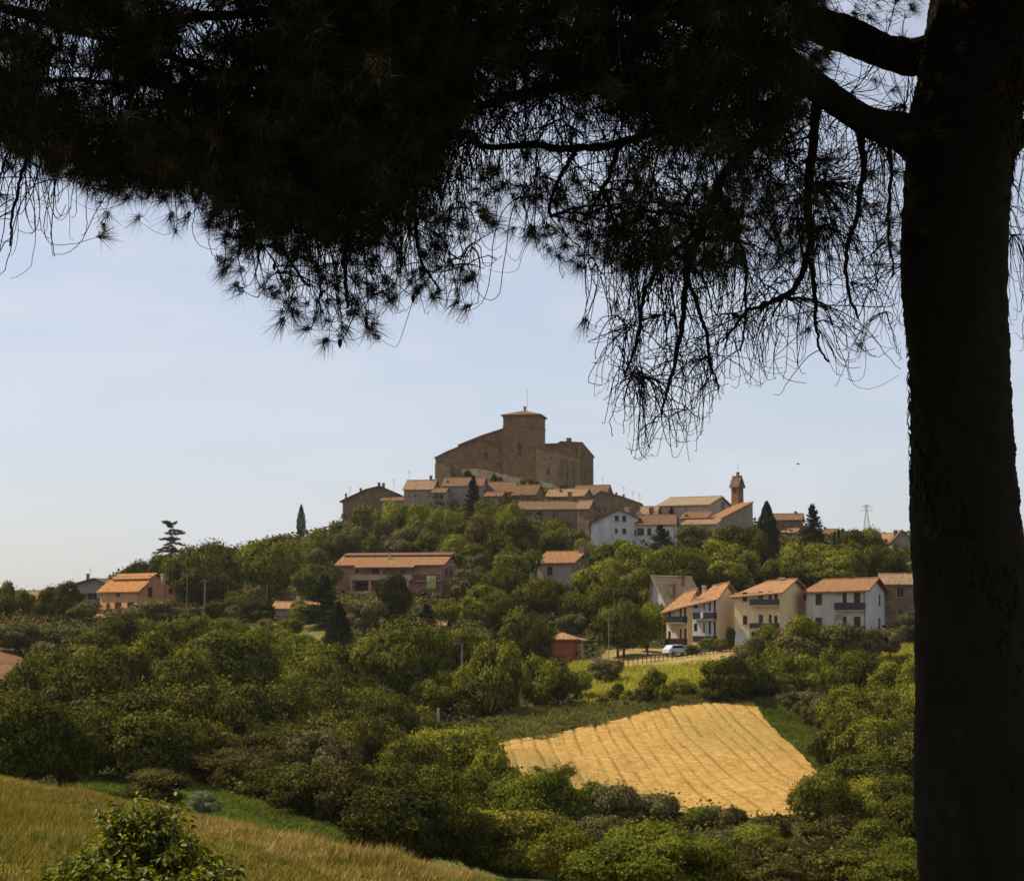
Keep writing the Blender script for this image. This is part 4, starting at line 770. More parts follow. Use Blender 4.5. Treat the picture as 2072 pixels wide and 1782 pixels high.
m.slab([(a_.x, a_.y, a_.z + .7), (b_.x, b_.y, b_.z + .7), (b_.x, b_.y + .4, b_.z + .7), (a_.x, a_.y + .4, a_.z + .7)], 2.5); tag(m.build('garden_wall', MT['pinkgrey']), 'low grey wall running right from the red garden hut', 'wall')
EXCL += [(1160, 1300, 1520, 1345), (1230, 1340, 1430, 1385), (1160, 1390, 1240, 1425), (1010, 1432, 1540, 1560), (1130, 1530, 1600, 1640), (1540, 1440, 1640, 1560), (600, 1243, 655, 1262), (160, 1585, 240, 1620), (385, 1600, 700, 1720)]
# ---- fence along the road, cars, poles, pylon, bird
def road_fence():
    root = empty('road_fence', at(1243, 1338, 246)); tag(root, 'dark low rail fence along the road in front of the row of houses', 'fence')
    o = root.location; pl = [(1243, 1338), (1300, 1333), (1350, 1328), (1410, 1324), (1460, 1322), (1510, 1318)]; Ys = [246, 250, 254, 256, 257, 258]
    pts = []
    for i in range(31):
        t_ = i / 30 * (len(pl) - 1); j = min(int(t_), len(pl) - 2); f_ = t_ - j
        u = pl[j][0] * (1 - f_) + pl[j + 1][0] * f_; Y = Ys[j] * (1 - f_) + Ys[j + 1] * f_; x = at(u, 1300, Y).x
        v = pl[j][1] * (1 - f_) + pl[j + 1][1] * f_; pts.append(Vector((x, Y, max(float(T(x, Y)), at(u, v, Y).z - .3))) - o)
    for p in pts:
        m = MB(); m.box((p.x - .05, p.y - .05, p.z - 1), (p.x + .05, p.y + .05, p.z + .72)); m.build('post', MT['dark'], root)
    for dz in (.7, .38):
        m = MB(); m.tube([p + Vector((0, -.1, dz)) for p in pts], .06, 6); m.build('rail', MT['dark'], root)
road_fence()
paint_car = plain('pale_blue_car_paint', (0.42, 0.47, 0.52), .3, .4); tyre = plain('black_rubber', (.02, .02, .02), .9)
def car(u, v, Y, rz, label, mat, name='parked_car', group=None):
    x = at(u, v, Y).x; root = empty(name, (x, Y, at(u, v, Y).z), rz); tag(root, label, 'car', group)
    prof = [(-2.05, .45), (-2.0, .85), (-1.75, 1.0), (-1.35, 1.42), (.15, 1.48), (.85, 1.0), (1.85, .85), (2.05, .6), (2.05, .3), (-2.0, .3)]
    v_, f_ = [], []; n = len(prof)
    for s_, ins in ((-.85, 1), (.85, 1)):
        for (a_, b_) in prof: v_.append((a_, s_ * (.82 if b_ > 1.2 else 1), b_))
    f_.append(list(range(n))[::-1]); f_.append([n + i for i in range(n)])
    for i in range(n): j = (i + 1) % n; f_.append([i, j, n + j, n + i])
    mesh_obj('body', v_, f_, mat, root)
    for nm, pp in (('windscreen', [(.2, 1.44), (.8, 1.04)]), ('rear_window', [(-1.7, 1.06), (-1.38, 1.38)])):
        m = MB(); (a_, b_), (c_, d_) = pp; m.poly([(a_ + .03, -.62, b_ + .02), (c_ + .03, -.72, d_ + .02), (c_ + .03, .72, d_ + .02), (a_ + .03, .62, b_ + .02)]); m.build(nm, MT['glass'], root)
    for s_ in (-1, 1):
        m = MB(); m.poly([(-1.5, .86 * s_, 1.02), (.7, .86 * s_, 1.02), (.1, .75 * s_, 1.4), (-1.25, .75 * s_, 1.36)]); m.build('side_window', MT['glass'], root)
        for xw in (-1.3, 1.3):
            m = MB(); m.tube([(xw, .72 * s_, .33), (xw, .9 * s_, .33)], .33, 16); w = m.build('wheel', tyre, root); m = MB(); m.tube([(xw, .9 * s_, .33), (xw, .915 * s_, .33)], .2, 12); m.build('rim', MT['metal'], w)
        m = MB(); m.box((2.03, .5 * s_, .62), (2.08, .78 * s_, .78)); m.build('headlight', MT['frame'], root)
car(1372, 1326, 259, R(30), 'pale blue parked car behind the rail fence, in front of the leftmost cream house', paint_car)
def pole(u, vt, vb, Y, label, w=.14, arms=1, lamp=False, name='utility_pole', cat='pole', mat='pole', group=None):
    p = at(u, vb, Y); H = at(u, vt, Y).z - p.z; root = empty(name, p); tag(root, label, cat, group)
    m = MB(); m.tube([(0, 0, -3), (0, 0, H)], [w, w * .7], 8); m.build('post', MT[mat], root)
    for i in range(arms):
        m = MB(); m.box((-.7, -.05, H - .5 - i * .5), (.7, .05, H - .38 - i * .5))
        for x in (-.6, -.2, .2, .6): m.box((x - .04, -.04, H - .38 - i * .5), (x + .04, .04, H - .22 - i * .5))
        m.build('crossarm', MT[mat], root)
    if lamp:
        m = MB(); m.tube([(0, 0, H - .1), (-.4, 0, H + .1), (-.9, 0, H + .12)], .03, 6); m.build('lamp_arm', MT['metal'], root)
        m = MB(); m.box((-1.25, -.08, H + .06), (-.85, .08, H + .13)); m.build('lamp_head', MT['metal'], root)
    return root
pole(414, 1170, 1232, 318, 'pale grey utility pole right of the orange house', .16)
pole(378, 1163, 1222, 322, 'thin dark street lamp between the orange house and the pale utility pole', .06, 0, True, 'street_lamp', 'street lamp', 'metal')
pole(461, 1186, 1235, 322, 'short thin pole right of the pale utility pole', .07, 0)
pole(540, 1180, 1235, 322, 'thin pole in front of the dry stone wall', .07, 0)
pole(935, 1302, 1372, 236, 'concrete pole standing among the trees below the garden store', .13, 0, True)
pole(1232, 1242, 1328, 262, 'slim grey street lamp by the road, left of the row of houses', .07, 0, True, 'street_lamp', 'street lamp', 'metal')
pole(887, 1432, 1456, 186, 'short white marker post at the edge of the woods left of the wheat field', .2, 0, name='marker_post', cat='post', mat='frame')
def pylon():
    Y = 900; p = at(1754, 1075, Y); H = at(1754, 1021, Y).z - p.z; root = empty('power_pylon', p); tag(root, 'distant lattice power pylon on the skyline', 'pylon')
    m = MB(); w0, w1 = 1.5, .4
    def c(i, t_): w = w0 + (w1 - w0) * min(t_ * 1.3, 1); return Vector(((-w, w, w, -w)[i], (-w, -w, w, w)[i], H * t_))
    for i in range(4):
        m.tube([c(i, -.2), c(i, .77), c(i, 1)], .075, 4)
        for k_ in range(9): t0, t1 = k_ / 9, (k_ + 1) / 9; m.tube([c(i, t0), c((i + 1) % 4, t1)], .035, 4); m.tube([c((i + 1) % 4, t0), c(i, t1)], .035, 4)
    m.build('lattice', MT['metal'], root)
    for t_, l_ in ((.78, 3.4), (.9, 2.6), (.97, 1.9)):
        m = MB(); m.tube([(-l_, 0, H * t_), (0, 0, H * t_ + .6), (l_, 0, H * t_)], .05, 4); m.tube([(-l_, 0, H * t_), (l_, 0, H * t_)], .05, 4); m.build('crossarm', MT['metal'], root)
pylon()
def wire(name, label, a, b, sag=.8, r=.02):
    a, b = Vector(a), Vector(b); m = MB(); m.tube([a.lerp(b, i / 14) - Vector((0, 0, sag * 4 * (i / 14) * (1 - i / 14))) for i in range(15)], r, 4); tag(m.build(name, MT['dark']), label, 'cable')
wire('power_cable', 'thin sagging cable from the orange house to the pale utility pole', at(350, 1192, 336), at(414, 1174, 318), .5)
wire('power_cable', 'thin sagging cable from the pale utility pole towards the dry stone wall', at(414, 1174, 318), at(540, 1182, 322), .7)
# bird
def bird():
    p = at(1615, 939, 190); root = empty('bird', p); tag(root, 'tiny dark bird flying in the sky above the church', 'bird')
    P = np.array([[[-.22, 0, .03], [-.12, 0, .02], [0, 0, 0], [.1, 0, .01], [.18, 0, .02]]]); v, f = tubes(P, np.array([[.01, .035, .05, .035, .01]]), 8); mesh_obj('body', v, f, MT['dark'], root, smooth=True)
    for s_ in (-1, 1):
        m = MB(); m.slab([(-.06, 0, .03), (.08, 0, .03), (.02, s_ * .2, .12), (-.05, s_ * .34, .06), (-.09, s_ * .2, .1)], .008); m.build('wing', MT['dark'], root)
bird()
# ------------------------------------------------------------------ foliage prototypes (crown radius 1, height 0..1)
def unit(v): return v / (np.linalg.norm(v, axis=-1, keepdims=True) + 1e-9)
def leaves(C, Nn, size, r, jitter=.8, aspect=1.5):
    """diamond leaves at C, facing Nn"""
    n = len(C); N_ = unit(Nn + r.normal(size=(n, 3)) * jitter)
    A = unit(np.cross(N_, r.normal(size=(n, 3)))); B = np.cross(N_, A); s = size * r.uniform(.6, 1.35, (n, 1)) if np.isscalar(size) else size[:, None] * r.uniform(.6, 1.35, (n, 1))
    V = np.stack([C - A * s * .5 * aspect, C + B * s * .5 / aspect ** .3, C + A * s * .5 * aspect, C - B * s * .5 / aspect ** .3], 1)
    return V.reshape(-1, 3), np.arange(4 * n).reshape(n, 4)
def crown_verts(n, leaf, seed, lobes=22, shape='round', lobe_r=(.26, .42), zscale=1.0):
    r = np.random.default_rng(seed); L_ = []; 
    for i in range(lobes):
        if shape == 'round':
            d = unit(r.normal(size=3)); d[2] = d[2] * .9; rad = r.uniform(.30, .80)
            c = np.array([d[0] * rad, d[1] * rad, .50 + d[2] * .40 * r.uniform(.7, 1.1)]); lr = r.uniform(*lobe_r)
            c[2] = max(c[2], .14)
        elif shape == 'oval':
            z = r.uniform(.12, .88); w = math.sin(math.pi * min(max(z, .06), .94)) ** .6 * .62; a = r.uniform(0, 6.28); k = r.uniform(.3, 1) ** .5
            c = np.array([math.cos(a) * w * k, math.sin(a) * w * k, z]); lr = r.uniform(*lobe_r)
        elif shape == 'flat':
            a = r.uniform(0, 6.28); k = r.uniform(0, 1) ** .5 * .7; c = np.array([math.cos(a) * k, math.sin(a) * k, r.uniform(.3, .72)]); lr = r.uniform(*lobe_r)
        L_.append((c, lr))
    LC = np.array([l_[0] for l_ in L_]); LR = np.array([l_[1] for l_ in L_]); w = LR ** 2; w /= w.sum()
    k = int(n * 2.6); li = r.choice(len(LC), k, p=w); d = unit(r.normal(size=(k, 3))); d[:, 2] = np.where(r.random(k) < .35, np.abs(d[:, 2]), d[:, 2])
    rr = LR[li] * (1 + .22 * np.sin(d[:, 0] * 9 + li) * np.cos(d[:, 1] * 8 + d[:, 2] * 7)) * r.uniform(.72, 1.08, k)
    P = LC[li] + d * rr[:, None] * np.array([1, 1, .58]); fz = r.random(k) < .07; P[fz] += d[fz] * r.uniform(.03, .16, (fz.sum(), 1))
    D = np.linalg.norm((P[:, None, :] - LC[None]) / np.array([1, 1, .62]), axis=2) / LR[None]; D[np.arange(k), li] = 9
    keep = (D.min(1) > .78) | (r.random(k) < .12); P, d = P[keep][:n], d[keep][:n]
    ss = leaf * np.ones(len(P)); out = unit(P - np.array([0, 0, .45]))
    V, F = leaves(P, d * .8 + out * .35 + np.array([0, 0, .15]), ss, r, .42)
    V[:, 2] *= zscale
    return V, F
def finish(V, F, name):
    V = V.copy(); V[:, 2] -= V[:, 2].min(); V[:, 2] /= np.percentile(V[:, 2], 99.8); rad = np.percentile(np.hypot(V[:, 0], V[:, 1]), 98.5); V[:, :2] /= rad
    return V, F
PROTO = {}
LM = {
 'oak': leaf_mat('oak_leaves', (0.014, 0.016, 0.003), (0.056, 0.059, 0.009), (0.165, 0.155, 0.021), .22),
 'mid': leaf_mat('mid_green_leaves', (0.024, 0.028, 0.005), (0.104, 0.11, 0.014), (0.25, 0.235, 0.031), .28),
 'light': leaf_mat('bright_green_leaves', (0.05, 0.058, 0.008), (0.175, 0.18, 0.021), (0.33, 0.315, 0.041), .32),
 'olive': leaf_mat('olive_leaves', (0.034, 0.031, 0.012), (0.112, 0.1, 0.035), (0.225, 0.195, 0.068), .18, .18),
 'cypress': leaf_mat('cypress_foliage', (0.006, 0.009, 0.004), (0.014, 0.018, 0.007), (0.03, 0.034, 0.013), .08, .15),
 'spruce': leaf_mat('spruce_needles', (0.008, 0.012, 0.006), (0.018, 0.024, 0.01), (0.038, 0.044, 0.018), .1, .15),
 'autumn': leaf_mat('bronze_leaves', (0.04, 0.034, 0.008), (0.1, 0.082, 0.017), (0.19, 0.145, 0.03), .25, .15),
 'silver': leaf_mat('silvery_leaves', (.10, .11, .06), (.19, .20, .11), (.30, .30, .17), .2, .12),
 'thicket': leaf_mat('thicket_leaves', (0.016, 0.014, 0.004), (0.06, 0.05, 0.012), (0.155, 0.125, 0.028), .2, .2),
}
BARK = rough_mat('tree_bark', (.05, .038, .026), (.12, .09, .06), 3, bump=.4)
def reg(kind, key, V, F, mat): PROTO.setdefault(kind, []).append((V, F, mat, key))
def crown_mesh(name, V, F, mat):
    me_o = mesh_obj(name, V, F, mat); me = me_o.data; bpy.data.objects.remove(me_o); return me
SETS = {}
def build_set(kind, q):
    """q: 's' small in the picture, 'm', 'l', 'x'"""
    key = (kind, q)
    if key in SETS: return SETS[key]
    n, leaf = {'s': (4200, .082), 'm': (10500, .053), 'l': (24000, .036), 'x': (60000, .025)}[q]; out = []
    nv = {'s': 3, 'm': 3, 'l': 3, 'x': 1}[q]
    for i in range(nv):
        sd_ = hash((len(SETS), i)) % 9999 + 11 * i
        if kind in ('oak', 'mid', 'light', 'autumn', 'olive', 'silver', 'thicket'):
            lb = {'olive': 30, 'silver': 34, 'thicket': 26}.get(kind, 20 + 4 * i); lr = {'olive': (.18, .3), 'silver': (.16, .26), 'thicket': (.2, .38)}.get(kind, (.22, .42))
            V, F = crown_verts(n, leaf * (.85 if kind in ('olive', 'silver') else 1), sd_, lb * (2 if q in 'lx' else 1), ['round', 'round', 'oval'][i % 3], tuple(x * (.78 if q in 'lx' else 1) for x in lr)); V, F = finish(V, F, kind)
        elif kind == 'tall':
            V, F = crown_verts(n, leaf, sd_, 34, 'oval', (.2, .34)); V, F = finish(V, F, kind)
        elif kind == 'cypress':
            r = np.random.default_rng(sd_); k = n; z = r.uniform(0, 1, k) ** 1.15; a = r.uniform(0, 2 * np.pi, k)
            R0 = (np.sin(np.pi * np.clip(z * .86 + .11, 0, 1)) ** .75) * (1 - .5 * z) * (1 + .16 * np.sin(a * 5 + z * 22) * np.cos(a * 3 - z * 11)) * r.uniform(.75, 1.05, k)
            P = np.stack([np.cos(a) * R0, np.sin(a) * R0, z], 1); Nn = np.stack([np.cos(a), np.sin(a), np.full(k, .25)], 1)
            V, F = leaves(P * np.array([1, 1, 1]), Nn, leaf * 1.0, r, .6); c = V.reshape(-1, 4, 3); ctr = c.mean(1, keepdims=True); c = ctr + (c - ctr) * np.array([1, 1, .45]); V = c.reshape(-1, 3); V, F = finish(V, F, kind)
        elif kind == 'spruce':
            r = np.random.default_rng(sd_); nb = 150; Ps, Ns = [], []; per = n // nb
            for b in range(nb):
                z = (b + r.random()) / nb; a = r.uniform(0, 6.28); ln = (1.02 - z) ** .8 * r.uniform(.7, 1.1) + .04; t_ = r.uniform(.1, 1, per) ** .8
                sp = (1.05 - t_) * .34 * (1.15 - z); x = t_ * ln; off = r.normal(size=(per, 2)) * np.stack([sp, sp * .25], 1)
                Ps.append(np.stack([math.cos(a) * x - math.sin(a) * off[:, 0], math.sin(a) * x + math.cos(a) * off[:, 0], z * .96 + .03 - .10 * x * (1 - z) + .05 * t_ ** 3 + off[:, 1] * .35 - r.random(per) * .02], 1)); Ns.append(np.tile([math.cos(a) * .3, math.sin(a) * .3, 1], (per, 1)))
            V, F = leaves(np.concatenate(Ps), np.concatenate(Ns), leaf * 1.15, r, .6); c = V.reshape(-1, 4, 3); ctr = c.mean(1, keepdims=True); c = ctr + (c - ctr) * np.array([1, 1, .4]); V = c.reshape(-1, 3); V, F = finish(V, F, kind)
        elif kind == 'wind':
            r = np.random.default_rng(5); Ps = []; 
            # flag-shaped pine: boughs (z, left reach, right reach, rise)
            B_ = [(.92, -.75, .35, .05), (.80, -.25, .75, -.02), (.72, -.5, .95, .02), (.64, -.95, .6, -.03), (.55, -.55, 1.0, -.06), (.47, -1.1, .4, -.08), (.40, -1.35, .75, -.07), (.32, -.7, 1.1, -.1), (.26, -1.2, .5, -.12), (.16, -1.15, .95, -.12), (.07, -1.05, .6, -.1), (.6, -.4, .3, 0), (.36, -.5, .5, 0), (.2, -.4, .3, 0)]
            for (z, l_, rt, dr) in B_:
                for e_ in (l_, rt):
                    k = int(n * abs(e_) / 20); t_ = r.random(k) ** .9; Ps.append(np.stack([e_ * t_ + r.normal(size=k) * .05, r.normal(size=k) * .28 * (1 - t_ * .5), z + dr * t_ * 1.1 + r.normal(size=k) * .012 * (1.5 - t_) + .01 * np.sin(t_ * 14)], 1))
            k = n // 10; z = r.uniform(.85, 1, k); Ps.append(np.stack([-.1 - (z - .85) * 2.2 + r.normal(size=k) * .1, r.normal(size=k) * .1, z], 1))
            P = np.concatenate(Ps); V, F = leaves(P, np.tile([0, 0, 1.0], (len(P), 1)), leaf * 1.3, r, .7); c = V.reshape(-1, 4, 3); ctr = c.mean(1, keepdims=True); c = ctr + (c - ctr) * np.array([1, 1, .28]); V = c.reshape(-1, 3)
        elif kind == 'feather':
            r = np.random.default_rng(sd_); ns = 60; Ps = []
            for b in range(ns):
                a = r.uniform(0, 6.28); ln = r.uniform(.6, 1.1); t_ = r.random(n // ns); sp = ln * t_; Ps.append(np.stack([np.cos(a) * sp * .5 * t_ ** .6, np.sin(a) * sp * .5 * t_ ** .6, (1.1 - .5 * r.random()) * t_ * ln * np.ones_like(t_)], 1) + r.normal(size=(len(t_), 3)) * .035)
            P = np.concatenate(Ps); V, F = leaves(P, unit(r.normal(size=P.shape)), leaf * .8, r, 1, 2.2); V, F = finish(V, F, kind)
        mk = {'tall': 'mid', 'wind': 'spruce', 'feather': 'mid'}.get(kind, kind)
        out.append(crown_mesh('crown', V, F, LM[mk]))
    SETS[key] = out; return out
def trunk_mesh(kind, seed):
    r = np.random.default_rng(seed); m = MB(); lean = r.uniform(-.05, .05, 2)
    if kind in ('cypress', 'spruce', 'wind'): m.tube([(0, 0, -.12), (0.01, 0, .3), (-.02 if kind == 'wind' else 0, 0, .6), (-.1 if kind == 'wind' else 0, 0, .93)], [.035, .028, .02, .006], 7)
    else:
        m.tube([(0, 0, -.12), (lean[0] * .4, lean[1] * .4, .18), (lean[0], lean[1], .38), (lean[0] * 1.4, lean[1], .7)], [.042, .032, .026, .01], 7)
        for i in range(6):
            a = i * 1.05 + r.uniform(0, .5); z0 = r.uniform(.2, .45); q = r.uniform(.22, .36)
            m.tube([(lean[0] * z0 * 2, lean[1] * z0 * 2, z0), (math.cos(a) * q * .5, math.sin(a) * q * .5, z0 + .14), (math.cos(a) * q, math.sin(a) * q, z0 + .3)], [.018, .012, .005], 5)
    o = m.build('trunk', BARK, smooth=True); me = o.data; bpy.data.objects.remove(o); return me
TRUNKS = {k: trunk_mesh(k, i) for i, k in enumerate(['round', 'cypress', 'wind'])}
TREES = []   # records for labelling
def tree(u, vt, w, vb, kind, cb=.10, q=None, name=None, label=None, group=None, Y=None, y0=78.0, base=None, flip=None):
    if base is None:
        base = ground(u, vb, y0) if Y is None else Vector((at(u, vb, Y).x, Y, float(T(at(u, vb, Y).x, Y))))
    Yb = base.y; top = at(u, vt, Yb); H = max(top.z - base.z, 1.0); wr = w * Yb / FPX / 2
    if q is None: q = 's' if w < 62 else ('m' if w < 125 else ('l' if w < 260 else 'x'))
    meshes = build_set(kind, q); k = random.randrange(len(meshes))
    nm = name or {'cypress': 'cypress_tree', 'spruce': 'spruce_tree', 'olive': 'olive_tree', 'wind': 'windswept_pine', 'thicket': 'thicket_bush', 'silver': 'silvery_shrub', 'feather': 'feathery_shrub'}.get(kind, 'broadleaf_tree')
    root = empty(nm, base, 0); rz = random.uniform(0, 6.28) if kind != 'wind' else 0
    c = bpy.data.objects.new('crown', meshes[k]); COL.objects.link(c); c.parent = root; c.location = (0, 0, H * cb); c.scale = (wr, wr * random.uniform(.9, 1.1), H * (1 - cb)); c.rotation_euler = (0, 0, rz)
    tk = 'wind' if kind == 'wind' else ('cypress' if kind in ('cypress', 'spruce') else 'round')
    t = bpy.data.objects.new('trunk', TRUNKS[tk]); COL.objects.link(t); t.parent = root; ts = min(wr * 1.6, H * .9); t.scale = (ts, ts, H * (1.0 if tk != 'round' else .95)); t.rotation_euler = (0, 0, rz)
    TREES.append(dict(o=root, u=u, v=(vt + min(vb, vt + w * 1.2)) / 2, vt=vt, w=w, kind=kind, label=label, nm=nm, group=group)); return root
T_ = tree
# ---- trees picked out from the photograph: (centre u, top v, width, base v, kind)
T_(347, 1053, 54, 1150, 'wind', .0, 'l', label='windswept pine with ragged flag-like boughs standing alone on the left skyline')
T_(609, 1020, 21, 1086, 'cypress', .0, 'm', label='slender dark cypress standing alone on the skyline left of the village')
T_(684, 1218, 62, 1352, 'cypress', .0, 'l', label='thick dark cypress in the middle of the slope below the apartment building')
T_(1553, 1014, 58, 1150, 'cypress', .0, 'l', label='tallest dark cypress on the ridge just right of the church')
T_(1645, 1020, 66, 1112, 'spruce', .0, 'l', label='broad dark spruce on the ridge between the low brown houses')
T_(1698, 1066, 8, 1110, 'cypress', .0, 's', label='right one of the two thin cypresses on the ridge right of the spruce')
T_(1689, 1072, 7, 1110, 'cypress', .0, 's', label='left one of the two thin cypresses on the ridge right of the spruce')
T_(957, 962, 48, 1060, 'spruce', .0, 'm', label='dark pointed conifer in front of the orange roofed village houses below the castle')
T_(1359, 1026, 26, 1066, 'spruce', .1, 's', label='small topiary-like conifer between the white annex and the church wall')
T_(1337, 1062, 66, 1122, 'spruce', .0, 'm', label='dark conifer in front of the right end of the white annex')
T_(795, 1160, 74, 1262, 'oak', .0, 'm', label='dark dense conifer in front of the terraces of the brown apartment building')
T_(655, 1165, 104, 1268, 'spruce', .0, 'l', label='wide layered cedar at the left end of the brown apartment building')
T_(863, 1221, 60, 1285, 'spruce', .25, 'm', label='small umbrella shaped dark conifer beside the white walled garden store')
